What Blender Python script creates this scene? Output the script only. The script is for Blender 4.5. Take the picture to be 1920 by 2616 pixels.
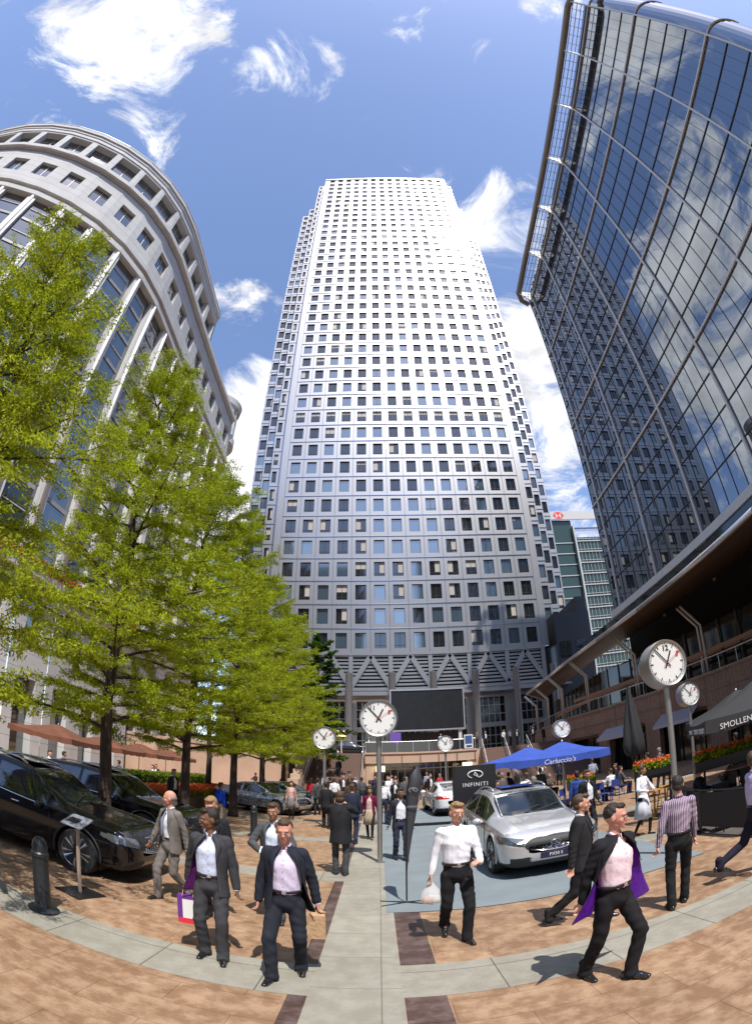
import bpy, bmesh, math, random
import numpy as np
from mathutils import Vector, Matrix, Quaternion
for o in list(bpy.data.objects): bpy.data.objects.remove(o)
S = bpy.context.scene
COL = S.collection
R = math.radians
rnd = random.Random(7)

# ------------------------------------------------------------------ camera, sky, sun, exposure
cd = bpy.data.cameras.new('camera'); cam = bpy.data.objects.new('camera', cd); COL.objects.link(cam)
S.camera = cam
cd.type = 'PANO'
cd.sensor_fit = 'VERTICAL'; cd.sensor_width = 24.0 * 1920 / 2616; cd.sensor_height = 24.0
S.render.engine = 'CYCLES'
cc = cd.cycles if hasattr(cd, 'cycles') else cd
for tgt in (cd, cc):
    try: tgt.panorama_type = 'FISHEYE_EQUISOLID'
    except Exception: pass
    try: tgt.fisheye_lens = 1290 / 2616 * 24.0
    except Exception: pass
    try: tgt.fisheye_fov = math.pi
    except Exception: pass
cd.clip_start = 0.05; cd.clip_end = 4000
cam.location = (0, 0, 2.3)
cam.matrix_world = Matrix.Translation((0, 0, 2.3)) @ Matrix.Rotation(R(90 + 29.36), 4, 'X') @ Matrix.Rotation(R(-0.68), 4, 'Z')

SUN_EL, SUN_AZ = R(60.5), R(180 - 19.0)          # azimuth from +Y towards +X
sd = Vector((math.sin(SUN_AZ) * math.cos(SUN_EL), math.cos(SUN_AZ) * math.cos(SUN_EL), math.sin(SUN_EL)))
sl = bpy.data.lights.new('sun', 'SUN'); sl.energy = 4.5; sl.angle = R(0.53); sl.color = (1.0, 0.955, 0.89)
so = bpy.data.objects.new('sun', sl); COL.objects.link(so)
so.rotation_euler = sd.to_track_quat('Z', 'Y').to_euler()

W = bpy.data.worlds.new('World'); S.world = W; W.use_nodes = True
nt = W.node_tree; nt.nodes.clear()
def N(t, **k):
    n = nt.nodes.new(t)
    for a, v in k.items(): setattr(n, a, v)
    return n
def mathn(op, a, b=None, clamp=False):
    n = N('ShaderNodeMath', operation=op); n.use_clamp = clamp
    for i, v in enumerate((a, b)):
        if v is None: continue
        if isinstance(v, (int, float)): n.inputs[i].default_value = v
        else: nt.links.new(v, n.inputs[i])
    return n.outputs[0]
sky = N('ShaderNodeTexSky', sky_type='NISHITA'); sky.sun_disc = False
sky.sun_elevation = SUN_EL; sky.sun_rotation = SUN_AZ; sky.air_density = 1.0; sky.dust_density = 0.6; sky.ozone_density = 2.0
hsv = N('ShaderNodeMix', data_type='RGBA', blend_type='MULTIPLY'); hsv.inputs[0].default_value = 1
nt.links.new(sky.outputs[0], hsv.inputs[6]); hsv.inputs[7].default_value = (1.36, 1.32, 1.40, 1)
geo = N('ShaderNodeNewGeometry')
tc = N('ShaderNodeTexCoord')
# clouds live on the sky itself: noise over the direction, gated by soft patches of cloud
mp = N('ShaderNodeMapping'); mp.inputs['Scale'].default_value = (1, 1, 1.6); nt.links.new(tc.outputs['Generated'], mp.inputs[0])
n1 = N('ShaderNodeTexNoise'); n1.inputs['Scale'].default_value = 4.2; n1.inputs['Detail'].default_value = 9; n1.inputs['Roughness'].default_value = 0.66; n1.inputs['Distortion'].default_value = 0.9
nt.links.new(mp.outputs[0], n1.inputs['Vector'])
def patch(az, el, rad, amt):
    d = (math.sin(R(az)) * math.cos(R(el)), math.cos(R(az)) * math.cos(R(el)), math.sin(R(el)))
    dp = N('ShaderNodeVectorMath', operation='DOT_PRODUCT'); nt.links.new(tc.outputs['Generated'], dp.inputs[0]); dp.inputs[1].default_value = d
    mr = N('ShaderNodeMapRange'); mr.interpolation_type = 'SMOOTHSTEP'
    nt.links.new(dp.outputs['Value'], mr.inputs[0]); mr.inputs[1].default_value = math.cos(R(rad)); mr.inputs[2].default_value = math.cos(R(rad * 0.1))
    mr.inputs[3].default_value = 0; mr.inputs[4].default_value = amt
    return mr.outputs[0]
CLOUDS = [(-95, 62, 13, .58), (-93, 68, 12, .60), (-88, 73, 8, .52), (-88, 57, 9, .46), (-72, 66, 8, .42), (-62, 63, 7, .36), (-35, 80, 6, .52), (-55, 78, 6, .5), (74, 83, 8, .5), (100, 72, 6, .5),
          (-25, 49, 8, .55), (-19, 41, 8, .95), (-15, 33, 13, 1.2), (-22, 38, 8, .9), (28, 59, 12, .62), (26, 47, 9, .75), (27, 40, 9, .7), (25, 33, 9, .55), (27, 27, 9, .6), (30, 54, 8, .5), (2, 71, 8, .35), (18, 62, 9, .5),
          (-62, 34, 24, .85), (-75, 50, 14, .45)]
acc = None
for c in CLOUDS:
    p = patch(*c); acc = p if acc is None else mathn('MAXIMUM', acc, p)
cov = mathn('ADD', mathn('MULTIPLY_ADD' if False else 'SUBTRACT', mathn('MULTIPLY', n1.outputs[0], 2.6), 0.80), acc)
mr = N('ShaderNodeMapRange'); mr.interpolation_type = 'SMOOTHSTEP'; nt.links.new(cov, mr.inputs[0]); mr.inputs[1].default_value = 0.86; mr.inputs[2].default_value = 1.30
n2 = N('ShaderNodeTexNoise'); n2.inputs['Scale'].default_value = 9; n2.inputs['Detail'].default_value = 6; nt.links.new(mp.outputs[0], n2.inputs['Vector'])
cr = N('ShaderNodeMapRange'); nt.links.new(n2.outputs[0], cr.inputs[0]); cr.inputs[1].default_value = .3; cr.inputs[2].default_value = .7; cr.inputs[3].default_value = 4.6; cr.inputs[4].default_value = 8.6
cc2 = N('ShaderNodeCombineColor')
for i, f in enumerate((1.0, 1.0, 1.02)): nt.links.new(mathn('MULTIPLY', cr.outputs[0], f), cc2.inputs[i])
mix = N('ShaderNodeMix', data_type='RGBA'); nt.links.new(mr.outputs[0], mix.inputs[0]); nt.links.new(hsv.outputs[2], mix.inputs[6]); nt.links.new(cc2.outputs[0], mix.inputs[7])
bg = N('ShaderNodeBackground'); bg.inputs[1].default_value = 0.15; nt.links.new(mix.outputs[2], bg.inputs[0])
wo = N('ShaderNodeOutputWorld'); nt.links.new(bg.outputs[0], wo.inputs[0])
S.view_settings.view_transform = 'Standard'; S.view_settings.look = 'None'; S.view_settings.gamma = 1; S.view_settings.exposure = 0.28
S.cycles.max_bounces = 7; S.cycles.glossy_bounces = 5; S.cycles.transparent_max_bounces = 12; S.cycles.caustics_reflective = False; S.cycles.caustics_refractive = False
S.cycles.sample_clamp_indirect = 6

# ------------------------------------------------------------------ helpers
def material(name, col=(.5, .5, .5), rough=.6, metal=0.0, spec=.5, noise=0.0, nscale=6.0, bump=0.0, bscale=30.0, coat=0.0, alpha=1.0, emit=None, trans=0.0, stretch=(1, 1, 1), ior=None, col2=None, detail=5, coord='Object', world=False):
    m = bpy.data.materials.new(name); m.use_nodes = True; t = m.node_tree; b = t.nodes['Principled BSDF']
    b.inputs['Base Color'].default_value = (*col, 1); b.inputs['Roughness'].default_value = rough; b.inputs['Metallic'].default_value = metal
    b.inputs['Specular IOR Level'].default_value = spec; b.inputs['Coat Weight'].default_value = coat; b.inputs['Coat Roughness'].default_value = .04
    b.inputs['Alpha'].default_value = alpha; b.inputs['Transmission Weight'].default_value = trans
    if ior: b.inputs['IOR'].default_value = ior
    if emit: b.inputs['Emission Color'].default_value = (*emit[0], 1); b.inputs['Emission Strength'].default_value = emit[1]
    if noise or bump:
        if world:
            g_ = t.nodes.new('ShaderNodeNewGeometry'); src = g_.outputs['Position']
        else:
            tcn = t.nodes.new('ShaderNodeTexCoord'); src = tcn.outputs[coord]
        mpn = t.nodes.new('ShaderNodeMapping'); mpn.inputs['Scale'].default_value = stretch; t.links.new(src, mpn.inputs[0])
    if noise:
        nn = t.nodes.new('ShaderNodeTexNoise'); nn.inputs['Scale'].default_value = nscale; nn.inputs['Detail'].default_value = detail; t.links.new(mpn.outputs[0], nn.inputs['Vector'])
        rp = t.nodes.new('ShaderNodeMapRange'); t.links.new(nn.outputs[0], rp.inputs[0]); rp.inputs[1].default_value = .32; rp.inputs[2].default_value = .68
        mx = t.nodes.new('ShaderNodeMix'); mx.data_type = 'RGBA'; t.links.new(rp.outputs[0], mx.inputs[0])
        c2 = col2 if col2 else tuple(min(1, c * (1 + noise)) for c in col)
        c1 = col if col2 else tuple(c * (1 - noise) for c in col)
        mx.inputs[6].default_value = (*c1, 1); mx.inputs[7].default_value = (*c2, 1); t.links.new(mx.outputs[2], b.inputs['Base Color'])
    if bump:
        bn = t.nodes.new('ShaderNodeTexNoise'); bn.inputs['Scale'].default_value = bscale; bn.inputs['Detail'].default_value = 4; t.links.new(mpn.outputs[0], bn.inputs['Vector'])
        bb = t.nodes.new('ShaderNodeBump'); bb.inputs['Strength'].default_value = bump; bb.inputs['Distance'].default_value = .02; t.links.new(bn.outputs[0], bb.inputs['Height']); t.links.new(bb.outputs[0], b.inputs['Normal'])
    return m

class MB:
    """collects geometry for ONE mesh object; every face carries a material slot"""
    def __init__(s): s.v = []; s.f = []; s.mi = []; s.T = None
    def add(s, vs, fs, mi=0):
        o = len(s.v)
        if s.T is not None: vs = [tuple(s.T @ Vector(p)) for p in vs]
        s.v += [tuple(p) for p in vs]; s.f += [tuple(i + o for i in f) for f in fs]; s.mi += [mi] * len(fs); return s
    def box(s, x0, x1, y0, y1, z0, z1, mi=0):
        v = [(x, y, z) for x in (x0, x1) for y in (y0, y1) for z in (z0, z1)]
        return s.add(v, [(0, 1, 3, 2), (4, 6, 7, 5), (0, 4, 5, 1), (2, 3, 7, 6), (0, 2, 6, 4), (1, 5, 7, 3)], mi)
    def cbox(s, c, d, mi=0, rot=None):
        v = [Vector((x * d[0] / 2, y * d[1] / 2, z * d[2] / 2)) for x in (-1, 1) for y in (-1, 1) for z in (-1, 1)]
        if rot is not None: v = [rot @ p for p in v]
        v = [tuple(p + Vector(c)) for p in v]
        return s.add(v, [(0, 1, 3, 2), (4, 6, 7, 5), (0, 4, 5, 1), (2, 3, 7, 6), (0, 2, 6, 4), (1, 5, 7, 3)], mi)
    def quad(s, a, b, c, d, mi=0): return s.add([a, b, c, d], [(0, 1, 2, 3)], mi)
    def tube(s, pts, rad, n=8, mi=0, cap=True, sx=1.0):
        pts = [Vector(p) for p in pts]
        if isinstance(rad, (int, float)): rad = [rad] * len(pts)
        vs = []; up = None
        for i, p in enumerate(pts):
            d = (pts[min(i + 1, len(pts) - 1)] - pts[max(i - 1, 0)]).normalized()
            if up is None: up = Vector((0, 0, 1)) if abs(d.z) < .9 else Vector((0, 1, 0))
            a = d.cross(up).normalized(); b = a.cross(d).normalized(); up = b
            for k in range(n):
                t = 2 * math.pi * k / n; vs.append(p + (a * math.cos(t) * sx + b * math.sin(t)) * rad[i])
        fs = [(i * n + k, i * n + (k + 1) % n, (i + 1) * n + (k + 1) % n, (i + 1) * n + k) for i in range(len(pts) - 1) for k in range(n)]
        if cap: fs += [tuple(range(n))[::-1], tuple((len(pts) - 1) * n + k for k in range(n))]
        return s.add(vs, fs, mi)
    def lathe(s, prof, n=24, mi=0, c=(0, 0, 0), M=None):
        vs = []
        for r, z in prof:
            for k in range(n):
                t = 2 * math.pi * k / n; vs.append(Vector((r * math.cos(t), r * math.sin(t), z)))
        if M is not None: vs = [M @ p for p in vs]
        vs = [p + Vector(c) for p in vs]
        fs = [(i * n + k, i * n + (k + 1) % n, (i + 1) * n + (k + 1) % n, (i + 1) * n + k) for i in range(len(prof) - 1) for k in range(n)]
        if prof[0][0] > 1e-4: fs.append(tuple(range(n))[::-1])
        if prof[-1][0] > 1e-4: fs.append(tuple((len(prof) - 1) * n + k for k in range(n)))
        return s.add(vs, fs, mi)
    def ell(s, c, r, mi=0, rot=None, n=14, m=9):
        vs = []; 
        for i in range(m + 1):
            a = math.pi * i / m
            for k in range(n):
                t = 2 * math.pi * k / n; p = Vector((r[0] * math.sin(a) * math.cos(t), r[1] * math.sin(a) * math.sin(t), r[2] * math.cos(a)))
                if rot is not None: p = rot @ p
                vs.append(p + Vector(c))
        fs = [(i * n + k, (i + 1) * n + k, (i + 1) * n + (k + 1) % n, i * n + (k + 1) % n) for i in range(m) for k in range(n)]
        return s.add(vs, fs, mi)
    def cone(s, p0, r0, p1, r1, n=12, mi=0, sx=1.0, up=None):
        """rounded tapered limb between two points, for the remeshed bodies"""
        p0 = Vector(p0); p1 = Vector(p1); d = (p1 - p0); L = d.length; d.normalize()
        u = Vector(up) if up is not None else (Vector((0, 1, 0)) if abs(d.y) < .9 else Vector((0, 0, 1)))
        a = d.cross(u).normalized(); b = a.cross(d).normalized(); vs = []; m = 0
        prof = [(r0 * math.sin(t), -r0 * math.cos(t)) for t in (.05, .5, 1.0, 1.4)] + [(r0 + (r1 - r0) * q, L * q) for q in (0, .33, .66, 1)] + [(r1 * math.cos(t), L + r1 * math.sin(t)) for t in (.3, .8, 1.2, 1.52)]
        for r, h in prof:
            for k in range(n):
                t = 2 * math.pi * k / n; vs.append(p0 + d * h + (a * math.cos(t) * sx + b * math.sin(t)) * r)
        m = len(prof); fs = [(i * n + k, i * n + (k + 1) % n, (i + 1) * n + (k + 1) % n, (i + 1) * n + k) for i in range(m - 1) for k in range(n)]
        fs += [tuple(range(n))[::-1], tuple((m - 1) * n + k for k in range(n))]
        return s.add(vs, fs, mi)
    def prism(s, poly, z0, z1, mi=0):
        n = len(poly); v = [(x, y, z0) for x, y in poly] + [(x, y, z1) for x, y in poly]
        return s.add(v, [tuple(range(n))[::-1], tuple(range(n, 2 * n))] + [(k, (k + 1) % n, n + (k + 1) % n, n + k) for k in range(n)], mi)
    def mesh(s, name, mats, smooth=False):
        me = bpy.data.meshes.new(name); me.from_pydata(s.v, [], s.f)
        for m in mats: me.materials.append(m)
        if len(mats) > 1: me.polygons.foreach_set('material_index', s.mi)
        if smooth: me.polygons.foreach_set('use_smooth', [True] * len(me.polygons))
        me.update(); return me
    def build(s, name, mats, parent=None, smooth=False, angle=None, flip=False, weld=False):
        if not isinstance(mats, (list, tuple)): mats = [mats]
        me = s.mesh(name, mats, smooth or angle is not None)
        bm = bmesh.new(); bm.from_mesh(me)
        if weld: bmesh.ops.remove_doubles(bm, verts=bm.verts, dist=.0005)
        if len(bm.faces) < 60000: bmesh.ops.recalc_face_normals(bm, faces=bm.faces)
        bm.to_mesh(me); bm.free()
        if angle is not None:
            me.set_sharp_from_angle(angle=R(angle))
        o = bpy.data.objects.new(name, me); COL.objects.link(o)
        if parent is not None: o.parent = parent
        return o
def tag(o, label=None, cat=None, group=None, kind=None):
    if label: o['label'] = label
    if cat: o['category'] = cat
    if group: o['group'] = group
    if kind: o['kind'] = kind
    return o
def thing(name, label, cat, loc=(0, 0, 0), rz=0, group=None):
    o = bpy.data.objects.new(name, None); COL.objects.link(o); o.location = loc; o.rotation_euler = (0, 0, rz); o.empty_display_size = .2
    return tag(o, label, cat, group)
KIDS = {}
def copy_tree(o, parent=None, kids=None):
    c = o.copy(); COL.objects.link(c)
    if parent is not None: c.parent = parent
    for ch in (kids or children_of)(o): copy_tree(ch, c, kids)
    return c
def children_of(o): return [x for x in COL.objects if x.parent == o]
def text_mesh(s, size, name, mat, parent, M, depth=.004, shear=0.0, bold=0.0, align='CENTER', space=1.0):
    cu = bpy.data.curves.new(name, 'FONT'); cu.body = s; cu.size = size; cu.align_x = align; cu.align_y = 'CENTER'; cu.extrude = depth; cu.shear = shear; cu.offset = bold; cu.space_character = space; cu.resolution_u = 3
    t = bpy.data.objects.new('tmp', cu); COL.objects.link(t)
    me = bpy.data.meshes.new_from_object(t.evaluated_get(bpy.context.evaluated_depsgraph_get()))
    bpy.data.objects.remove(t); me.transform(M); me.materials.clear(); me.materials.append(mat); me.name = name
    o = bpy.data.objects.new(name, me); COL.objects.link(o); o.parent = parent; return o
def frame(p, xdir, zdir):
    """matrix placing text: x along xdir, y(up) along zdir"""
    x = Vector(xdir).normalized(); u = Vector(zdir).normalized(); n = x.cross(u).normalized(); u = n.cross(x)
    m = Matrix((x, u, n)).transposed().to_4x4(); m.translation = Vector(p); return m
# ------------------------------------------------------------------ materials of the setting
def brick_ground(name, c1, c2, mortar, sx, sy, msize, off=.5, nz=.3, rough=.55, stain=None, rot=0):
    m = bpy.data.materials.new(name); m.use_nodes = True; t = m.node_tree; b = t.nodes['Principled BSDF']
    g_ = t.nodes.new('ShaderNodeNewGeometry')
    mp_ = t.nodes.new('ShaderNodeMapping'); mp_.inputs['Rotation'].default_value = (0, 0, rot); t.links.new(g_.outputs['Position'], mp_.inputs[0])
    br = t.nodes.new('ShaderNodeTexBrick'); br.offset = off; br.inputs['Scale'].default_value = 1; br.inputs['Brick Width'].default_value = sx; br.inputs['Row Height'].default_value = sy
    br.inputs['Mortar Size'].default_value = msize; br.inputs['Mortar Smooth'].default_value = .1; br.inputs['Color1'].default_value = (*c1, 1); br.inputs['Color2'].default_value = (*c2, 1); br.inputs['Mortar'].default_value = (*mortar, 1)
    t.links.new(mp_.outputs[0], br.inputs['Vector'])
    def noise(sc, det, lo, hi, c0, c1_, last):
        n = t.nodes.new('ShaderNodeTexNoise'); n.inputs['Scale'].default_value = sc; n.inputs['Detail'].default_value = det; n.inputs['Roughness'].default_value = .65; t.links.new(g_.outputs['Position'], n.inputs['Vector'])
        r_ = t.nodes.new('ShaderNodeMapRange'); t.links.new(n.outputs[0], r_.inputs[0]); r_.inputs[1].default_value = lo; r_.inputs[2].default_value = hi
        x = t.nodes.new('ShaderNodeMix'); x.data_type = 'RGBA'; x.blend_type = 'MULTIPLY'; x.inputs[0].default_value = 1
        y = t.nodes.new('ShaderNodeMix'); y.data_type = 'RGBA'; t.links.new(r_.outputs[0], y.inputs[0]); y.inputs[6].default_value = (*c0, 1); y.inputs[7].default_value = (*c1_, 1)
        t.links.new(last, x.inputs[6]); t.links.new(y.outputs[2], x.inputs[7]); return x.outputs[2], n.outputs[0]
    o1, _ = noise(4.5, 7, .42, .60, (1 - nz * .9, 1 - nz * 1.15, 1 - nz * 1.3), (1.06, 1.06, 1.06), br.outputs['Color'])
    o2, _ = noise(.55, 4, .3, .7, (.86, .84, .82), (1.1, 1.1, 1.1), o1)
    o3, h = noise(110, 3, .3, .7, (.84, .84, .84), (1.12, 1.12, 1.12), o2)
    if stain:
        o3, _ = noise(2.1, 8, .60, .70, (1, 1, 1), stain, o3)
    t.links.new(o3, b.inputs['Base Color']); b.inputs['Roughness'].default_value = rough
    bp = t.nodes.new('ShaderNodeBump'); bp.inputs['Strength'].default_value = .25; bp.inputs['Distance'].default_value = .01; t.links.new(h, bp.inputs['Height']); t.links.new(bp.outputs[0], b.inputs['Normal'])
    return m
m_pave = brick_ground('terracotta_paving', (.42, .28, .175), (.36, .238, .148), (.20, .12, .07), 1.15, .46, .0035, nz=.34, stain=(1.32, 1.42, 1.55))
m_granite = brick_ground('pale_granite', (.34, .325, .27), (.31, .30, .25), (.11, .105, .09), 1.1, .82, .007, off=0, nz=.10, rough=.6)
m_strip = brick_ground('pale_granite_strip', (.35, .335, .28), (.32, .31, .26), (.17, .16, .14), .80, .9, .006, off=0, nz=.10, rough=.6)
m_purple = brick_ground('purple_stone', (.105, .075, .072), (.155, .105, .095), (.05, .04, .04), .8, .62, .006, off=0, nz=.45, stain=(1.6, 1.5, 1.4))
m_mat = material('blue_grey_carpet', (.20, .235, .255), .9, noise=.10, nscale=1.2, bump=.3, bscale=90, world=True)
m_steel = material('stainless_cladding', (.405, .398, .392), .40, .92, bump=.10, bscale=1.4, world=True, stretch=(1, 1, .5))
m_steel_dk = material('steel_joint', (.12, .125, .14), .5, .6)
m_ledge = material('steel_ledge', (.75, .76, .78), .22, .95, bump=.3, bscale=3)
m_glassA = material('window_glass_dark', (.016, .018, .020), .06, 0, 1.0, ior=1.7)
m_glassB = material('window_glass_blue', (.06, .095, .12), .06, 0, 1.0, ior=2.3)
m_blind = material('window_blind', (.46, .43, .38), .7)
m_mull = material('bronze_mullion', (.05, .045, .04), .5, .3)
m_stone = material('pale_limestone', (.60, .605, .60), .8, noise=.07, nscale=.5, bump=.15, bscale=14, world=True)
def add_courses(m, dz, w=.02, dark=.62):
    t = m.node_tree; bs = t.nodes['Principled BSDF']; lk = bs.inputs['Base Color'].links[0]; src = lk.from_socket; t.links.remove(lk)
    g_ = t.nodes.new('ShaderNodeNewGeometry'); sx = t.nodes.new('ShaderNodeSeparateXYZ'); t.links.new(g_.outputs['Position'], sx.inputs[0])
    md = t.nodes.new('ShaderNodeMath'); md.operation = 'MODULO'; t.links.new(sx.outputs[2], md.inputs[0]); md.inputs[1].default_value = dz
    lt = t.nodes.new('ShaderNodeMath'); lt.operation = 'LESS_THAN'; t.links.new(md.outputs[0], lt.inputs[0]); lt.inputs[1].default_value = w
    mx = t.nodes.new('ShaderNodeMix'); mx.data_type = 'RGBA'; mx.blend_type = 'MULTIPLY'; t.links.new(lt.outputs[0], mx.inputs[0]); t.links.new(src, mx.inputs[6]); mx.inputs[7].default_value = (dark, dark, dark, 1); t.links.new(mx.outputs[2], bs.inputs['Base Color'])
add_courses(m_stone, 1.22, .06)
m_stone2 = material('warm_sandstone', (.52, .36, .26), .8, noise=.10, nscale=.7, bump=.2, bscale=14, world=True)
m_brown = brick_ground('brown_stone_wall', (.24, .165, .13), (.27, .19, .15), (.14, .10, .085), 1.2, .3, .012, nz=.15)
m_white = material('white_paint', (.78, .78, .76), .45)
m_silver = material('satin_aluminium', (.55, .55, .55), .35, .85)
m_frame = material('grey_frame', (.58, .58, .575), .45, .1)
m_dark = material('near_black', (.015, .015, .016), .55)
m_darkglass = material('shop_glass', (.02, .024, .024), .06, 0, .9, ior=1.55)
m_black = material('black_metal', (.02, .02, .022), .35, .3)

# ------------------------------------------------------------------ ground
def sheet(name, poly, z, m, kind='structure', th=None):
    b = MB(); n = len(poly)
    if th is None: b.add([(x, y, z) for x, y in poly], [tuple(range(n))])
    else: b.prism(poly, z - th, z)
    o = b.build(name, m); tag(o, kind=kind); return o
SK = math.tan(R(-.35))
def sk(x, y): return (x - (y - 4) * SK * -1 * 0 + (y - 4) * -.004, y)
sheet('ground', [(-900, -700), (900, -700), (900, 1500), (-900, 1500)], 0, m_pave)
sheet('cross_band', [(-40, 4.28), (40, 4.28), (40, 5.14), (-40, 5.14)], .004, m_granite)
for y in (9.5, 14.8, 20.2, 25.6, 31.0): sheet('cross_band', [(-40, y), (40, y), (40, y + .82), (-40, y + .82)], .004, m_granite)
sheet('centre_path', [sk(-.63, -12), sk(.19, -12), sk(.19, 42), sk(-.63, 42)], .008, m_strip)
for i, y in enumerate([-1.0, 5.14, 10.32, 15.62, 21.0]):
    y2 = [4.28, 9.5, 14.8, 20.2, 25.6][i]
    sheet('purple_border', [sk(.194, y), sk(.55, y), sk(.55, y2), sk(.194, y2)], .004, m_purple)
    sheet('purple_border', [sk(-.80, y), sk(-.634, y), sk(-.634, y2), sk(-.80, y2)], .004, m_purple)
sheet('display_carpet', [(.08, 7.3), (5.2, 7.2), (5.6, 14.5), (5.6, 24.5), (.12, 24.5)], .012, m_mat)

# ------------------------------------------------------------------ the steel tower
TZ0, FL, NC, BAYW = 21.2, 4.245, 14, 3.19
TX0 = -18.35; TX1 = 28.85                         # main face
tower = thing('office_tower', 'tall stainless steel clad tower with a grid of square windows closing the view', 'skyscraper', (0, 80, 0))
TW = Vector((0, 80, 0))
def facade(mb, org, u, n, us, zs, wz0, wz1, depth, inner=0, mstone=0):
    """wall cells around openings: org + u*s, z; us = list of (s0, s1, o0, o1) ; zs = list of (z0, z1)"""
    org = Vector(org); u = Vector(u); n = Vector(n)
    P = lambda s, z, d=0: org + u * s + Vector((0, 0, z)) - n * d
    for z0, z1 in zs:
        a = z0 + wz0; b = z0 + wz1
        for s0, s1, o0, o1 in us:
            mb.quad(P(s0, z0), P(s1, z0), P(s1, a), P(s0, a), mstone); mb.quad(P(s0, b), P(s1, b), P(s1, z1), P(s0, z1), mstone)
            mb.quad(P(s0, a), P(o0, a), P(o0, b), P(s0, b), mstone); mb.quad(P(o1, a), P(s1, a), P(s1, b), P(o1, b), mstone)
            mb.quad(P(o0, a), P(o1, a), P(o1, a, depth), P(o0, a, depth), mstone); mb.quad(P(o0, b), P(o1, b), P(o1, b, depth), P(o0, b, depth), mstone)
            mb.quad(P(o0, a), P(o0, b), P(o0, b, depth), P(o0, a, depth), mstone); mb.quad(P(o1, a), P(o1, b), P(o1, b, depth), P(o1, a, depth), mstone)
def window_geo(mb, p, u, n, w, h, var, r):
    """window filling an opening: slots 0 glass dark, 1 glass blue, 2 blind, 3 mullion"""
    p = Vector(p); u = Vector(u); n = Vector(n); Z = Vector((0, 0, 1))
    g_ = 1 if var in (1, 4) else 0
    t = Vector((r.uniform(-.012, .012), 0, r.uniform(-.012, .012)))
    mb.quad(p, p + u * w, p + u * w + Z * h + n * r.uniform(-.02, .02), p + Z * h, g_)
    def bar(s0, s1, z0, z1, d=.05, mi=3):
        a = p + n * .012
        mb.quad(a + u * s0 + Z * z0 + n * d, a + u * s1 + Z * z0 + n * d, a + u * s1 + Z * z1 + n * d, a + u * s0 + Z * z1 + n * d, mi)
    if var != 1: bar(w * .5 - .035, w * .5 + .035, 0, h); bar(0, w, h * .2 - .03, h * .2 + .03)
    bar(0, .05, 0, h); bar(w - .05, w, 0, h); bar(0, w, h - .05, h); bar(0, w, 0, .05)
    if var == 2: bar(w * .5 + .035, w - .05, h * r.uniform(.15, .3), h - .05, .02, 2)
    if var == 3: bar(.05, w - .05, h * r.uniform(.45, .8), h - .05, .02, 2)
    if var == 5: bar(.05, w * .5 - .035, h * .25, h - .05, .02, 2)
    if var == 4: bar(w * .1, w * .4, h * .78, h * .86, .02, 2)
def pick(r, row):
    x = r.random()
    if x < .55: return 0
    if x < .85: return 1
    if x < .89: return 2
    if x < .93: return 3
    if x < .96: return 4
    return 5
WM = [m_glassA, m_glassB, m_blind, m_mull]
rt = random.Random(3)
cl = MB(); jn = MB(); wn = MB(); led = MB()
nrows = 42; zs = [(TZ0 + FL * i, TZ0 + FL * (i + 1)) for i in range(nrows)]
ZT = zs[-1][1]                                                    # about 199.5
ZSH = TZ0 + FL * 38
x0c = TX0 + (TX1 - TX0 - NC * BAYW) / 2
us = [(i * BAYW, (i + 1) * BAYW, i * BAYW + .67, (i + 1) * BAYW - .67) for i in range(NC)]
WZ0, WZ1 = .80, 3.48
facade(cl, (x0c, 0, 0), (1, 0, 0), (0, -1, 0), us, zs, WZ0, WZ1, .32)
for a, b in ((TX0, x0c), (x0c + NC * BAYW, TX1)): cl.quad((a, 0, TZ0), (b, 0, TZ0), (b, 0, ZT), (a, 0, ZT))
near_windows = []
for ri, (z0, z1) in enumerate(zs):
    for ci in range(NC):
        s = us[ci][2]; var = pick(rt, ri)
        if 2 <= ri <= 5 and 5 <= ci <= 7: var = 1 if rt.random() < .7 else 2  # sky mirrored between the blocks, put into these panes as blue glass
        if ri == 11: var = 3
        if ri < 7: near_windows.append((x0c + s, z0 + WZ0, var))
        else: window_geo(wn, (x0c + s, .30, z0 + WZ0), (1, 0, 0), (0, -1, 0), BAYW - 1.34, WZ1 - WZ0, var, rt)
    led.box(x0c, x0c + NC * BAYW, -.10, -.004, z0 - .06, z0 + .04)
for i in range(NC + 1): jn.box(x0c + i * BAYW - .035, x0c + i * BAYW + .035, -.03, -.004, TZ0, ZT)
# stepped corners: (x from, x to, y)
steps = [(-21.1, TX0, 3.0, ZT, .35, .9), (-23.6, -21.1, 6.0, ZSH, .3, 1.9), (-26.4, -23.6, 9.0, ZSH, .4, 2.3)]
steps += [(TX1, 31.4, 3.0, ZT, .5, 1.8), (31.4, 34.0, 6.0, ZSH, .3, 2.0), (34.0, 36.6, 9.0, ZSH, .3, 2.0)]
for a, b, y, zt_, m0, m1 in steps:
    zz = [q for q in zs if q[1] <= zt_ + .1]
    w = b - a
    o0, o1 = (m0, min(w - .3, m0 + m1)) if a < 0 else (m0, min(w - .25, m0 + m1))
    facade(cl, (a, y, 0), (1, 0, 0), (0, -1, 0), [(0, w, o0, o1)], zz, WZ0, WZ1, .3)
    for (z0, z1) in zz:
        window_geo(wn, (a + o0, y + .28, z0 + WZ0), (1, 0, 0), (0, -1, 0), o1 - o0, WZ1 - WZ0, pick(rt, 0), rt)
        led.box(a, b, y - .10, y - .004, z0 - .06, z0 + .04)
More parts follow.
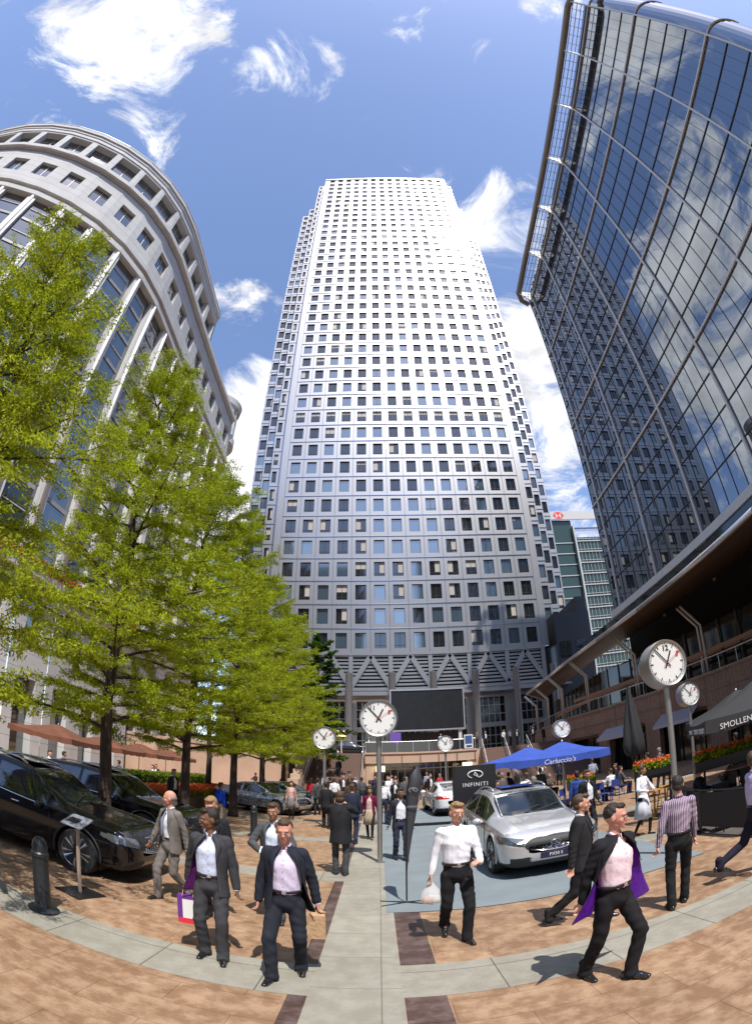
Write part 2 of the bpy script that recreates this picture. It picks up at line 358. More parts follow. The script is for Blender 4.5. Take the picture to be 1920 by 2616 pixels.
# returns of the steps and the long side walls
def wall(mb, x, y0, y1, z0, z1, mi=0): mb.quad((x, y0, z0), (x, y1, z0), (x, y1, z1), (x, y0, z1), mi)
for x, y0, y1, zt_ in ((TX0, 0, 3, ZT), (-21.1, 3, 6, ZT), (-21.1, 6, 50, ZT), (-23.6, 6, 9, ZSH), (-26.4, 9, 66, ZSH), (TX1, 0, 3, ZT), (31.4, 3, 6, ZT), (31.4, 6, 50, ZT), (34.0, 6, 9, ZSH)): wall(cl, x, y0, y1, TZ0, zt_)
zz = [q for q in zs if q[1] <= ZSH + .1]
us2 = [(9 + i * 3.35, 9 + (i + 1) * 3.35, 9 + i * 3.35 + .6, 9 + (i + 1) * 3.35 - .6) for i in range(17)]
facade(cl, (36.6, 0, 0), (0, 1, 0), (1, 0, 0), us2, zz, WZ0, WZ1, .3)
for (z0, z1) in zz:
    for q in us2: window_geo(wn, (36.6 - .28, q[2], z0 + WZ0), (0, 1, 0), (1, 0, 0), q[3] - q[2], WZ1 - WZ0, pick(rt, 0), rt)
cl.quad((-21.1, 3, ZT), (31.4, 3, ZT), (31.4, 50, ZT), (-21.1, 50, ZT)); cl.quad((TX0, 0, ZT), (TX1, 0, ZT), (TX1, 3, ZT), (TX0, 3, ZT))
cl.quad((-26.4, 9, ZSH), (36.6, 9, ZSH), (36.6, 66, ZSH), (-26.4, 66, ZSH)); cl.quad((-23.6, 6, ZSH), (34.0, 6, ZSH), (34.0, 9, ZSH), (-23.6, 9, ZSH)); cl.box(TX0, TX1, -.25, -.004, ZT - .9, ZT + .15)
wall_o = cl.build('wall', m_steel, tower); led.build('ledge', m_ledge, tower); jn.build('panel_joint', m_steel_dk, tower)
w_o = wn.build('window', WM, tower); w_o['kind'] = 'stuff'; w_o['label'] = 'the windows of the upper floors and stepped corners'
roof = MB(); roof.add([(-16, 4, ZT), (27, 4, ZT), (27, 47, ZT), (-16, 47, ZT), (5.5, 25, ZT + 34)], [(0, 1, 4), (1, 2, 4), (2, 3, 4), (3, 0, 4)]); roof.build('roof', m_steel, tower)
vm = {}
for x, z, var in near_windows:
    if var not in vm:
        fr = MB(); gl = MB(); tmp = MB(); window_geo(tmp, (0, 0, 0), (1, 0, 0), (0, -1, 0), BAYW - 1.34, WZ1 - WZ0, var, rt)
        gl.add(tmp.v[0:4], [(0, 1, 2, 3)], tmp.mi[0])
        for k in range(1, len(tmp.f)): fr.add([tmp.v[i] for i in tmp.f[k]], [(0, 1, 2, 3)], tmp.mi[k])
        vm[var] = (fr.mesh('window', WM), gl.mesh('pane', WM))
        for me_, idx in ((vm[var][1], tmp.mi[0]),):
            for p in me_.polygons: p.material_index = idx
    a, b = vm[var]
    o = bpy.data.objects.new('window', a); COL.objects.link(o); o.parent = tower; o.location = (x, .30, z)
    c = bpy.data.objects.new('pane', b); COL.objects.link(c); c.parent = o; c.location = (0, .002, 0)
# lattice storey: triangular bracing over louvres, columns, base
lat = MB(); lou = MB(); z0, z1 = 15.4, TZ0
lou_m = material('louvre_dark', (.02, .02, .022), .6)
for k in range(7):
    xa = x0c + k * 2 * BAYW; xb = xa + 2 * BAYW; xm = (xa + xb) / 2
    for (p, q) in (((xa, z0), (xm, z1 - .5)), ((xb, z0), (xm, z1 - .5))):
        d = Vector((q[0] - p[0], 0, q[1] - p[1])); L = d.length; ang = math.atan2(d.z, d.x)
        lat.cbox(((p[0] + q[0]) / 2, -.12, (p[1] + q[1]) / 2), (L, .22, .78), 0, Matrix.Rotation(-ang, 3, 'Y'))
    for j in range(9):
        zz_ = z0 + .35 + j * .6; lou.box(xa + .3, xb - .3, .06, .2, zz_, zz_ + .33)
    lat.box(xa - .34, xa + .34, -.2, .25, z0, z1)
lat.box(x0c + NC * BAYW - .34, x0c + NC * BAYW + .34, -.2, .25, z0, z1)
lat.box(x0c - .4, x0c + NC * BAYW + .4, -.3, .25, z1 - .42, z1 - .004); lat.box(x0c - .4, x0c + NC * BAYW + .4, -.3, .25, z0 - .5, z0)
lat.box(x0c - .6, x0c + NC * BAYW + .6, -.5, .25, z0 - 1.25, z0 - .72)
lat.build('bracing', m_steel, tower); lou.build('louvre', m_steel, tower)
bk = MB(); bk.box(TX0, TX1, .5, 1.0, 0, TZ0); bk.build('recess_wall', lou_m, tower)
for q_ in ((-21.1, TX0, 3, 4), (-26.4, -21.1, 6, 7), (TX1, 31.4, 3, 4), (31.4, 36.6, 6, 7), (36.3, 36.6, 7.01, 66)): sb = MB(); sb.box(*q_, 0, TZ0); sb.build('base_wall', m_steel, tower)
pb = MB(); pw = MB()
for k in range(7):
    xa = x0c + k * 2 * BAYW + .9; xb = xa + 2 * BAYW - 1.8
    pb.box(xa - .9, xa, -.1, .5, 3.9, 14.9); pb.box(xb, xb + .9, -.1, .5, 3.9, 14.9); pb.box(xa, xb, -.1, .5, 13.2, 14.9); pb.box(xa, xb, -.1, .5, 8.2, 8.9)
    for z_, z2 in ((3.9, 8.2), (8.9, 13.2)):
        for i in range(6): s = xa + (xb - xa) * i / 5; pw.box(s - .05, s + .05, .10, .22, z_, z2)
        for i in range(4): s = z_ + (z2 - z_) * i / 3; pw.box(xa, xb, .11, .20, s - .05, s + .05)
pb.build('base_frame', m_steel, tower); pw.build('glazing_bar', m_silver, tower)
gb = MB(); gb.box(x0c, x0c + NC * BAYW, .3, .45, 3.9, 14.9); gb.build('base_glass', m_darkglass, tower)
m_colm = material('grey_column_steel', (.20, .205, .215), .35, .35)
for x in (-10.5, -4.34, 2.08, 8.27, 14.7, 21.08, 27.3):
    c = MB(); c.lathe([(.62, 3.9), (.62, 4.6), (.52, 4.7), (.52, 16.6), (.56, 16.7), (.56, 16.9)], 20, c=(x - 0, -5, 0)); c.build('column', m_colm, tower, angle=40)
pr = MB(); pr.box(-14, 30.5, -4.4, -.6, 13.5, 13.8); pr.build('porch_roof', m_steel, tower)

# low dark wing right of the tower
wing = thing('annexe', 'low dark steel annexe against the right foot of the tower', 'building', (0, 78, 0))
b = MB(); b.box(29.6, 36.2, 0, 14, 0, 26.3); b.box(34.2, 36.0, .4, 14, 26.3, 29.1); b.build('wall', material('dark_cladding', (.07, .075, .085), .4, .7), wing)
for x in (30.0, 33.0):
    w = MB(); w.box(x, x + 2.1, -.06, .02, 18.3, 21.2); o = w.build('window', m_glassA, wing)
    f = MB(); f.box(x + 1.0, x + 1.08, -.10, -.065, 18.3, 21.2); f.box(x, x + 2.1, -.10, -.065, 18.9, 18.98); f.build('mullion', m_mull, o)

# far glass block with curved roof and red emblem
far = thing('bank_tower', 'distant green glass block with barrel roof and red emblem beside the steel tower', 'building', (0, 150, 0))
m_fgl = material('green_glass', (.025, .055, .045), .25, 0, .5, ior=1.5); m_fband = material('silver_band', (.42, .45, .44), .5, .2)
b = MB(); b.box(56, 69.6, 1.2, 40, 0, 83); b.box(69.6, 84, 0, 40, 0, 75.5); b.build('wall', m_fgl, far)
b = MB()
for i in range(18):
    z = 4 + i * 4.1; b.box(69.5, 84, -.45, -.01, z, z + .35); b.box(69.5, 84, -.35, -.01, z + 1.0, z + 1.15); b.box(56, 69.5, .9, 1.19, z, z + .3)
for i in range(11): b.box(69.6 + i * 1.4, 69.72 + i * 1.4, -.2, -.01, 0, 75.5)
b.box(69.3, 69.9, -.5, 1.3, 0, 80); b.build('floor_band', m_fband, far)
b = MB(); prof = [(0, 75.5)] + [(14 - 14 * math.cos(t), 75.5 + 8.5 * math.sin(t)) for t in np.linspace(.15, math.pi / 2, 9)] + [(14, 75.5)]
b2 = []
for y, z in prof[1:-1]: b2.append((y, z))
for i in range(len(b2) - 1):
    b.quad((69.6, b2[i][0], b2[i][1]), (84, b2[i][0], b2[i][1]), (84, b2[i + 1][0], b2[i + 1][1]), (69.6, b2[i + 1][0], b2[i + 1][1]))
b.build('roof', material('blue_roof_grid', (.14, .17, .26), .5, .2, noise=.5, nscale=3), far)
b = MB(); b.box(56, 84, .2, .6, 82.9, 86.2); b.build('parapet_sign', material('grey_white_sign', (.5, .5, .5), .6), far)
b = MB(); c = (64.9, .15, 84.5); r_ = 1.35
hexp = [(-2.4 * .9, 0), (-1.2 * .9, r_), (1.2 * .9, r_), (2.4 * .9, 0), (1.2 * .9, -r_), (-1.2 * .9, -r_)]
P = lambda i: (c[0] + hexp[i][0], c[1], c[2] + hexp[i][1]); ctr = c
b.add([P(0), P(1), P(5)], [(0, 1, 2)]); b.add([P(2), P(3), P(4)], [(0, 1, 2)]); b.add([P(1), P(2), ctr], [(0, 1, 2)]); b.add([P(4), P(5), ctr], [(0, 1, 2)])
b.build('emblem', material('emblem_red', (.75, .02, .02), .5), far)

# ------------------------------------------------------------------ glass tower on the right
GX = 28.6; GY0, GY1 = -4.6, 53.8; GZ0, GZ1 = 18.3, 75.6
glassb = thing('glass_office_building', 'tall mirror glass office block with pale mullion grid leaning over the right side', 'building', (GX, 0, 0))
mg = bpy.data.materials.new('mirror_glass'); mg.use_nodes = True; t = mg.node_tree; t.nodes.clear()
o_ = t.nodes.new('ShaderNodeOutputMaterial'); df = t.nodes.new('ShaderNodeBsdfDiffuse'); df.inputs[0].default_value = (.006, .010, .018, 1)
gls = t.nodes.new('ShaderNodeBsdfGlossy'); gls.inputs['Color'].default_value = (.72, .78, .84, 1); gls.inputs['Roughness'].default_value = .012
fr_ = t.nodes.new('ShaderNodeFresnel'); fr_.inputs[0].default_value = 1.5
ma = t.nodes.new('ShaderNodeMath'); ma.operation = 'MULTIPLY_ADD'; t.links.new(fr_.outputs[0], ma.inputs[0]); ma.inputs[1].default_value = .9; ma.inputs[2].default_value = .33; ma.use_clamp = True
ms = t.nodes.new('ShaderNodeMixShader'); t.links.new(ma.outputs[0], ms.inputs[0]); t.links.new(df.outputs[0], ms.inputs[1]); t.links.new(gls.outputs[0], ms.inputs[2]); t.links.new(ms.outputs[0], o_.inputs[0])
major = [51.9, 42.6, 33.3, 24.0, 14.2, 4.7, -4.2]
zmaj = [18.45, 32.8, 46.1, 61.2, 75.5]
b = MB(); rg = random.Random(5)
ys = []
for i in range(len(major) - 1):
    for k in range(6): ys.append(major[i] + (major[i + 1] - major[i]) * k / 6)
ys = [GY1] + ys + [major[-1]]
zl = []
for i in range(4):
    for k in range(4): zl.append(zmaj[i] + (zmaj[i + 1] - zmaj[i]) * k / 4)
zl.append(75.5)
for i in range(len(ys) - 1):
    for j in range(len(zl) - 1):
        e = [rg.uniform(-.0002, .0002) for _ in range(2)]
        b.quad((e[0], ys[i], zl[j]), (-e[0], ys[i + 1], zl[j]), (-e[0] + e[1], ys[i + 1], zl[j + 1]), (e[0] + e[1], ys[i], zl[j + 1]))
# rounded near corner and roof edge
arc = [(3.2 - 3.2 * math.cos(a), major[-1] - 3.2 * math.sin(a)) for a in np.linspace(0, math.pi / 2, 9)]
for i in range(8): b.quad((arc[i][0], arc[i][1], 18.4), (arc[i + 1][0], arc[i + 1][1], 18.4), (arc[i + 1][0], arc[i + 1][1], 75.5), (arc[i][0], arc[i][1], 75.5))
b.quad((3.2, major[-1] - 3.2, 18.4), (24, major[-1] - 3.2, 18.4), (24, major[-1] - 3.2, 75.5), (3.2, major[-1] - 3.2, 75.5))
b.quad((0, GY1, 18.4), (24, GY1, 18.4), (24, GY1, 75.5), (0, GY1, 75.5))
b.quad((0, GY1, 75.5), (24, GY1, 75.5), (24, major[-1], 75.5), (0, major[-1], 75.5))
go = b.build('glass_wall', mg, glassb)
def face_to(o, d):
    bm = bmesh.new(); bm.from_mesh(o.data)
    for f in bm.faces:
        if f.normal.dot(Vector(d)) < 0: f.normal_flip()
    bm.to_mesh(o.data); bm.free()
face_to(go, (-1, -.3, .02))
b = MB()
for y in major: q_ = MB(); q_.box(-.22, -.03, y - .12, y + .12, 14.0, 75.6); q_.build('mullion', m_frame, glassb)
for z in zmaj[1:]: q_ = MB(); q_.box(-.20, -.035, major[-1], GY1, z - .11, z + .11); q_.build('transom', m_frame, glassb)
for a_, z in [(0, z) for z in zmaj[1:]]:
    b = MB(); b.tube([(p_[0] - .05, p_[1] - .05, z) for p_ in arc], .12, 6); b.build('corner_frame', m_frame, glassb)
b = MB()
for y in ys: b.box(-.06, -.012, y - .02, y + .02, 18.4, 75.5)
for z in zl: b.box(-.09, -.013, major[-1], GY1, z - .04, z + .04)
for i in range(3):
    for z0_, z1_ in ((18.4, 75.5),):
        pass
b.build('thin_mullion', material('slate_mullion', (.07, .075, .085), .5, .3), glassb)
b = MB(); b.box(-.5, .4, major[-1] - 3.4, GY1 + .1, 17.6, 18.38); b.build('sill_band', m_frame, glassb)
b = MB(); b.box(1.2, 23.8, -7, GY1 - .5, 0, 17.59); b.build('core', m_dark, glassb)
# roof overhang: tube, rods, brackets
b = MB(); yy = [GY1 - 4.5, GY1 - 1.8, GY1 - 1.2] 
path = [(-.2, GY1 + .3, 76.0), (-1.6, GY1 - .2, 76.4), (-2.4, GY1 - 1.6, 76.7), (-2.5, 45, 76.8), (-2.5, 0, 76.8), (-2.5, -3.2, 76.8), (-2.0, -5.6, 76.8), (-.6, -7.2, 76.8), (3.2, -7.6, 76.8)]
b.tube(path, .48, 10); b.build('roof_rail', material('bronze_rail', (.24, .215, .185), .5, .2), glassb, smooth=True)
b = MB()
for x in (-1.9, -1.3, -.7): b.tube([(x, GY1 - .6, 76.5), (x, -4.2, 76.6)], .06, 5)
for y in np.arange(-3, GY1, 1.55): b.tube([(-2.4, y, 76.55), (-.1, y, 76.3)], .05, 4)
b.build('louvre_rod', m_silver, glassb)
for y in major:
    b = MB(); b.box(-2.4, -.1, y - .12, y + .12, 76.1, 76.6); b.add([(-.1, y - .1, 75.9), (-.1, y + .1, 75.9), (-2.3, y + .1, 76.1), (-2.3, y - .1, 76.1), (-.1, y - .1, 73.9), (-.1, y + .1, 73.9)], [(0, 1, 2, 3), (4, 5, 2, 3), (0, 3, 4), (1, 2, 5), (0, 1, 5, 4)]); b.build('bracket', m_white, glassb)
# bull-nosed glass cornice on the roof edge
b = MB(); pr_ = [(0.0, 75.62), (-.25, 76.2), (-.15, 77.0), (.4, 77.9), (1.4, 78.5), (2.6, 78.7)]
for i in range(len(pr_) - 1): b.quad((pr_[i][0], -4.2, pr_[i][1]), (pr_[i][0], GY1 - .3, pr_[i][1]), (pr_[i + 1][0], GY1 - .3, pr_[i + 1][1]), (pr_[i + 1][0], -4.2, pr_[i + 1][1]))
face_to(b.build('glass_cornice', mg, glassb), (-1, 0, .6))

# ------------------------------------------------------------------ podium with shops, terrace and canopy under the glass tower
pod = thing('restaurant_building', 'two storey brown stone restaurant building with glazed terrace and sweeping canopy on the right', 'building', (0, 0, 0))
PL = [(19.6, 64.8), (17.24, 44.5), (19.03, 35.0), (20.6, 29.0), (22.3, 23.8), (23.2, 17.0), (23.4, 8.0), (23.4, -4.0)]
def along(pl, d):
    for a, b in zip(pl[:-1], pl[1:]):
        L = math.dist(a, b)
        if d <= L: return (a[0] + (b[0] - a[0]) * d / L, a[1] + (b[1] - a[1]) * d / L), ((b[0] - a[0]) / L, (b[1] - a[1]) / L)
        d -= L
    return b, ((b[0] - a[0]) / L, (b[1] - a[1]) / L)
TOT = sum(math.dist(a, b) for a, b in zip(PL[:-1], PL[1:]))
def strip(mb, pl, z0, z1, off0, off1, mi=0, side=-1):
    """wall running along a plan line, between two offsets (positive = towards the plaza)"""
    q = []
    for i, p in enumerate(pl):
        a = pl[max(i - 1, 0)]; b = pl[min(i + 1, len(pl) - 1)]; d = Vector((b[0] - a[0], b[1] - a[1])).normalized(); n = Vector((d.y, -d.x))
        if n.x * side < 0: n = -n
        q.append(((p[0] + n.x * off0, p[1] + n.y * off0), (p[0] + n.x * off1, p[1] + n.y * off1)))
    for (a0, a1), (b0, b1) in zip(q[:-1], q[1:]):
        mb.add([(*a0, z0), (*a1, z0), (*b1, z0), (*b0, z0), (*a0, z1), (*a1, z1), (*b1, z1), (*b0, z1)], [(0, 1, 2, 3), (4, 5, 6, 7), (1, 2, 6, 5), (0, 3, 7, 4), (0, 1, 5, 4), (2, 3, 7, 6)], mi)
b = MB(); strip(b, PL, 3.5, 5.6, -.4, 0); strip(b, PL, 4.35, 4.5, -.3, .06); strip(b, PL, 5.42, 5.6, -.3, .10)
d = .3
while d < TOT - 2:
    seg = [along(PL, d)[0], along(PL, d + 1.5)[0]]; strip(b, seg, 0, 3.5, -.42, -.004); d += 6.2
b.build('wall', m_brown, pod)
b = MB(); strip(b, PL, 0, 3.5, -1.3, -1.1); strip(b, PL, 5.6, 9.6, -4.0, -3.8); b.build('shop_glass', m_darkglass, pod)
b = MB(); strip(b, PL, 5.3, 5.42, -6, -.42); strip(b, PL, 3.3, 3.49, -2, -.45); b.build('terrace_slab', m_brown, pod)
b = MB(); d = 1.9; 
while d < TOT - 3:
    b = MB()
    for k in range(4):
        p, t_ = along(PL, d + k * 1.15); n = (t_[1], -t_[0]); n = (-abs(n[0]), n[1] if n[0] < 0 else -n[1])
        b.cbox((p[0] - n[0] * 1.05, p[1] - n[1] * 1.05, 1.75), (.07, .07, 3.5))
    b.build('shopfront_frame', m_black, pod); d += 6.2
b = MB(); strip(b, PL, 5.6, 5.64, -.06, .0)
for off in (0,):
    strip(b, PL, 6.55, 6.62, -.08, -.02)
    d = 0
    while d < TOT: p, t_ = along(PL, d); b.tube([(p[0] + .05, p[1], 5.6), (p[0] + .05, p[1], 6.6)], .02, 4); d += 1.5
b.build('railing', m_silver, pod)
# upper storey columns in pairs and slanting struts to the canopy
d = 1.0
while d < TOT - 1:
    p, t_ = along(PL, d)
    for s in (-.22, .22):
        b = MB(); b.tube([(p[0] + .9, p[1] + s, 5.5), (p[0] + .9, p[1] + s, 9.1), (p[0] - .6, p[1] + s, 10.6)], .09, 8); b.build('column', m_frame, pod, smooth=True)
    d += 7.2
b = MB(); d = 0; 
m_tf = material('terrace_frame', (.12, .10, .085), .5, .3)
while d < TOT:
    p, t_ = along(PL, d); b.cbox((p[0] + 3.8, p[1], 7.6), (.12, .12, 4.2)); d += 1.8
b.build('terrace_frame', m_tf, pod)
b = MB(); strip(b, PL, 7.3, 7.75, -3.79, -3.70); b.build('fascia_sign', material('copper_fascia', (.45, .22, .13), .5), pod)
b = MB(); strip(b, PL[1:], 7.0, 7.3, -.9, -.8); b.build('menu_band', material('brown_band', (.30, .17, .11), .5), pod)
# canopy: edge line and underside of boards
CE = [(22.2, 66.5), (18.3, 60.4), (17.6, 52), (17.0, 43.3), (16.7, 35), (16.6, 27.8), (16.5, 15), (16.5, 0), (16.5, -8)]
b = MB(); 
inner = [(28.3, 66.5), (28.3, 60.4), (28.3, 52), (28.3, 43.3), (28.3, 35), (28.3, 27.8), (28.3, 15), (28.3, 0), (28.3, -8)]
ze = [10.2, 10.35, 10.4, 10.5, 10.5, 10.5, 10.5, 10.5, 10.5]
for i in range(len(CE) - 1):
    z0_, z1_ = ze[i], ze[i + 1]; zi = 14.2
    A_, B_, C_, D_ = (*CE[i], z0_), (*CE[i + 1], z1_), (*inner[i + 1], zi), (*inner[i], zi)
    up = lambda p, h=.28: (p[0], p[1], p[2] + h)
    b.quad(A_, B_, C_, D_, 0); b.quad(up(A_), up(B_), up(C_), up(D_), 1)
b.build('canopy_board', [brick_ground('canopy_boards', (.17, .115, .075), (.21, .14, .09), (.06, .04, .03), 3.0, .35, .02), m_frame], pod)
b = MB()
for i in range(len(CE) - 1): b.tube([(CE[i][0] - .05, CE[i][1], ze[i] + .12), (CE[i + 1][0] - .05, CE[i + 1][1], ze[i + 1] + .12)], .17, 8)
b.build('canopy_edge', m_silver, pod, smooth=True)
b = MB(); b.quad((28.3, 66.5, 14.2), (28.3, 66.5, 17.5), (28.3, -8, 17.5), (28.3, -8, 14.2)); b.build('clerestory', m_darkglass, pod)
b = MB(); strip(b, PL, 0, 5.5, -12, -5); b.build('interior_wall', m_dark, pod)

# ------------------------------------------------------------------ curved stone block on the left
leftb = thing('stone_office_building', 'pale stone office block curving round the left side with white pilasters', 'building', (0, 0, 0))
FP = [(-24, 63), (-24, 59), (-24, 55), (-24, 51), (-24, 47), (-24, 43), (-24, 39), (-24, 35), (-24.05, 31), (-24.5, 27), (-25.9, 22.6), (-28.1, 18.6), (-31.0, 14.9), (-34.6, 11.6), (-38.7, 8.9), (-43.2, 6.9), (-48.0, 5.6), (-53, 4.8), (-60, 4.2)]
# resample to bays of 4 m
LT = sum(math.dist(a, b) for a, b in zip(FP[:-1], FP[1:])); NB = int(LT // 3.95)
BP = [along(FP, LT * i / NB)[0] for i in range(NB + 1)]
TOPN = next(i for i, p in enumerate(BP) if p[1] < 50.5)            # the top storey starts here
def baywall(mb, i, z0, z1, m0, m1, a, b_, depth, off=0, mi=0, back=None, bmi=0):
    p = Vector((*BP[i], 0)); q = Vector((*BP[i + 1], 0)); u = (q - p); L = u.length; u.normalize(); n = Vector((-u.y, u.x, 0))
    if n.x < 0: n = -n
    p = p + n * off
    facade(mb, p, u, n, [(0, L, m0, L - m1)], [(z0, z1)], a, b_, depth, 0, mi)
    if back is not None:
        P = lambda s, z: p + u * s + Vector((0, 0, z)) - n * depth
        back.quad(P(m0, z0 + a), P(L - m1, z0 + a), P(L - m1, z0 + b_), P(m0, z0 + b_), bmi)
    return p, q, u, n, L
st = MB(); gl = MB(); m_wst = material('white_stone', (.68, .68, .67), .6); m_spg = material('spandrel_grey', (.33, .33, .34), .5)
m_lgl = material('office_glass', (.035, .05, .06), .05, 0, 1.0, ior=2.0)
for i in range(NB):
    fr = MB(); pil = MB(); pil2 = MB(); gs = [MB() for _ in range(5)]
    # podium arcade
    p, q, u, n, L = baywall(st, i, 0, 7.2, 1.0, 1.0, .0, 5.6, .8, .6, 0, gs[0])
    baywall(st, i, 7.2, 12.6, 1.15, 1.15, .9, 4.4, .7, .6, 0, gs[1])
    # glazed shaft
    Q = lambda s, z, d=0: p - n * .6 + u * s + Vector((0, 0, z)) + n * d
    gs[2].quad(Q(.0, 13.2, -.3), Q(L, 13.2, -.3), Q(L, 45.5, -.3), Q(0, 45.5, -.3))
    z = 15.1; k = 0
    while z < 45:
        h = .05 if k % 2 else .34
        for a_, b_ in ((.75, L - .75),): fr.add([Q(a_, z, -.29), Q(b_, z, -.29), Q(b_, z + h, -.29), Q(a_, z + h, -.29), Q(a_, z, -.2), Q(b_, z, -.2), Q(b_, z + h, -.2), Q(a_, z + h, -.2)], [(4, 5, 6, 7), (0, 1, 5, 4), (3, 2, 6, 7)], 0 if k % 2 else 1)
        z += 1.92; k += 1
    for s0, s1 in ((0, .48), (L - .48, L)):
        pil.add([Q(s0, 13.2, -.3), Q(s0, 13.2, .22), Q(s1, 13.2, .22), Q(s1, 13.2, -.3), Q(s0, 45.5, -.3), Q(s0, 45.5, .22), Q(s1, 45.5, .22), Q(s1, 45.5, -.3)], [(0, 1, 5, 4), (1, 2, 6, 5), (2, 3, 7, 6)])
    for s in (.69,): pass
    pil2.tube([Q(0.0, 13.2, .30), Q(0.0, 45.3, .30)], .17, 6)
    # cornice, square windows, cornice
    baywall(st, i, 47.4, 54.9, .95, .95, 2.3, 5.3, .45, .12, 0, gs[3])
    if i >= TOPN:
        baywall(st, i, 56.0, 61.6, .45, .45, .2, 5.2, .95, .0, 0, gs[4])
    wo_ = [g_.build('window', m_lgl, leftb) if g_.f else None for g_ in gs]
    fr.build('spandrel', [m_white, m_spg], wo_[2]); po_ = pil.build('pilaster', m_wst, leftb); pil2.build('rain_pipe', m_white, po_, smooth=True)
    for k_, hh in ((4, 1), (3, 0)):
        if wo_[k_]:
            v_ = [Vector(q) for q in gs[k_].v[:4]]; n_o = (v_[1] - v_[0]).cross(v_[3] - v_[0]).normalized(); n_o = n_o if n_o.dot(Vector((1, -.6, 0))) > 0 else -n_o; q_ = MB()
            for a_ in (.5,): m0_ = v_[0].lerp(v_[1], a_) + n_o * .03; m1_ = v_[3].lerp(v_[2], a_) + n_o * .03; q_.tube([m0_, m1_], .035, 4)
            q_.tube([v_[0].lerp(v_[3], .72) + n_o * .03, v_[1].lerp(v_[2], .72) + n_o * .03], .035, 4); q_.build('frame', m_frame, wo_[k_])
def ring(mb, i0, i1, z0, z1, o0, o1): strip(mb, BP[i0:i1 + 1], z0, z1, o0, o1, 0, 1)
ring(st, 0, NB, 12.6, 13.2, -1, 1.3)
for z0_, z1_, o in ((45.5, 46.2, .45), (46.2, 46.8, .25), (46.8, 47.4, .6), (54.9, 55.3, .3), (55.3, 56.0, .7)): ring(st, 0, NB, z0_, z1_, -1, o)
for z0_, z1_, o in ((61.6, 62.4, .12), (62.4, 63.0, .22), (63.0, 63.7, .4)): ring(st, TOPN, NB, z0_, z1_, -3, o)
ring(st, 0, TOPN, 56.0, 57.0, -1, .1)
pT = BP[TOPN]; st.box(-28, pT[0], pT[1] - .2, pT[1], 56, 63.6); st.box(-60, pT[0] - 3, pT[1] - 1.2, pT[1] - .3, 56, 63)
st.box(-40, -24, 63, 63.6, 0, 56.5)
st.build('wall', m_stone, leftb)
b = MB(); ring(b, TOPN, NB, 63.7, 63.82, .2, .45); b.build('roof_trim', m_frame, leftb)
# rotunda on the far corner
dr = MB(); c = (-27.4, 64.8, 0)
dr.lathe([(2.9, 0), (2.9, 45.6), (3.4, 46), (3.4, 47.4), (2.9, 47.5), (2.9, 51.5), (3.7, 51.8), (3.7, 53.2), (3.2, 53.3), (3.2, 54.0)], 32, c=c)
for k in range(14):
    a = 2 * math.pi * k / 14; dr.cbox((c[0] + 3.2 * math.cos(a), c[1] + 3.2 * math.sin(a), 56.6), (.5, .7, 5.4), 0, Matrix.Rotation(a, 3, 'Z'))
dr.lathe([(2.4, 59.2), (3.8, 59.3), (4.0, 60.4), (3.7, 60.6), (2.4, 60.6)], 32, c=c); dr.build('rotunda', m_stone, leftb, angle=35)

# ------------------------------------------------------------------ unseen blocks south of the square, added so the tower's lowest windows mirror dark masses
m_back = material('dark_facade', (.10, .10, .105), .6, noise=.15, nscale=.3)
for x0_, x1_, y_, h_, l in ((-75, -6, -62, 98, 'unseen dark office block mirrored in the left of the steel tower lowest windows'), (20, 80, -66, 104, 'unseen dark office block mirrored in the right of the steel tower lowest windows')):
    t_ = thing('office_block', l, 'building', ((x0_ + x1_) / 2, y_, 0)); b = MB(); W_2 = (x1_ - x0_) / 2; nb_ = int(W_2 * 2 / 4)
    facade(b, (-W_2, 0, 0), (1, 0, 0), (0, 1, 0), [(i * 4.0, i * 4.0 + 4, i * 4.0 + .7, i * 4.0 + 3.3) for i in range(nb_)], [(4.2 * k, 4.2 * k + 4.2) for k in range(int(h_ / 4.2))], .9, 3.4, .3)
    b.box(-W_2, W_2, -30, -.31, 0, h_, 1); b.build('wall', [m_back, m_darkglass], t_)
# ------------------------------------------------------------------ raised terrace, steps, screen
TH = 3.75
t_ = MB(); t_.box(-22, -6.1, 46.4, 80, 0, TH); t_.box(-6.1, -1.2, 48, 80, 0, TH); t_.box(-1.2, 9.0, 48.0, 80, 2.75, TH); t_.box(9.0, 30, 48, 80, 0, TH); t_.box(-1.2, 9.0, 52.5, 80, 0, 2.74)
tag(t_.build('upper_terrace', m_stone2), kind='structure')
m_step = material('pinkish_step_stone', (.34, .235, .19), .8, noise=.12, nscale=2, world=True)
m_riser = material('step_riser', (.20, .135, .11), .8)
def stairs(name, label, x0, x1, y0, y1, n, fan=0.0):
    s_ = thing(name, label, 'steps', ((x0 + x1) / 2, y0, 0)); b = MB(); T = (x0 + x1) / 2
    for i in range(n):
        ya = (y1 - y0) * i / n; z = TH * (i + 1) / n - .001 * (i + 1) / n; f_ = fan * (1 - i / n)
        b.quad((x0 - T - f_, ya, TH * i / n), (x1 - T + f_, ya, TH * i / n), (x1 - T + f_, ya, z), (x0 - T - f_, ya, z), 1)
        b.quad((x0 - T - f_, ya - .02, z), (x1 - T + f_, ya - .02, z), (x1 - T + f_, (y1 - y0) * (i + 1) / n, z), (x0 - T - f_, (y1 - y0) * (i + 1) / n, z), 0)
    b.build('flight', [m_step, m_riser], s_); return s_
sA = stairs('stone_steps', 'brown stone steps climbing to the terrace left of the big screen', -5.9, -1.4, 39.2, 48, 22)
sB = stairs('stone_steps', 'wide brown stone steps climbing to the terrace behind the blue parasols', 9.6, 19, 40.5, 48, 22, 1.2)
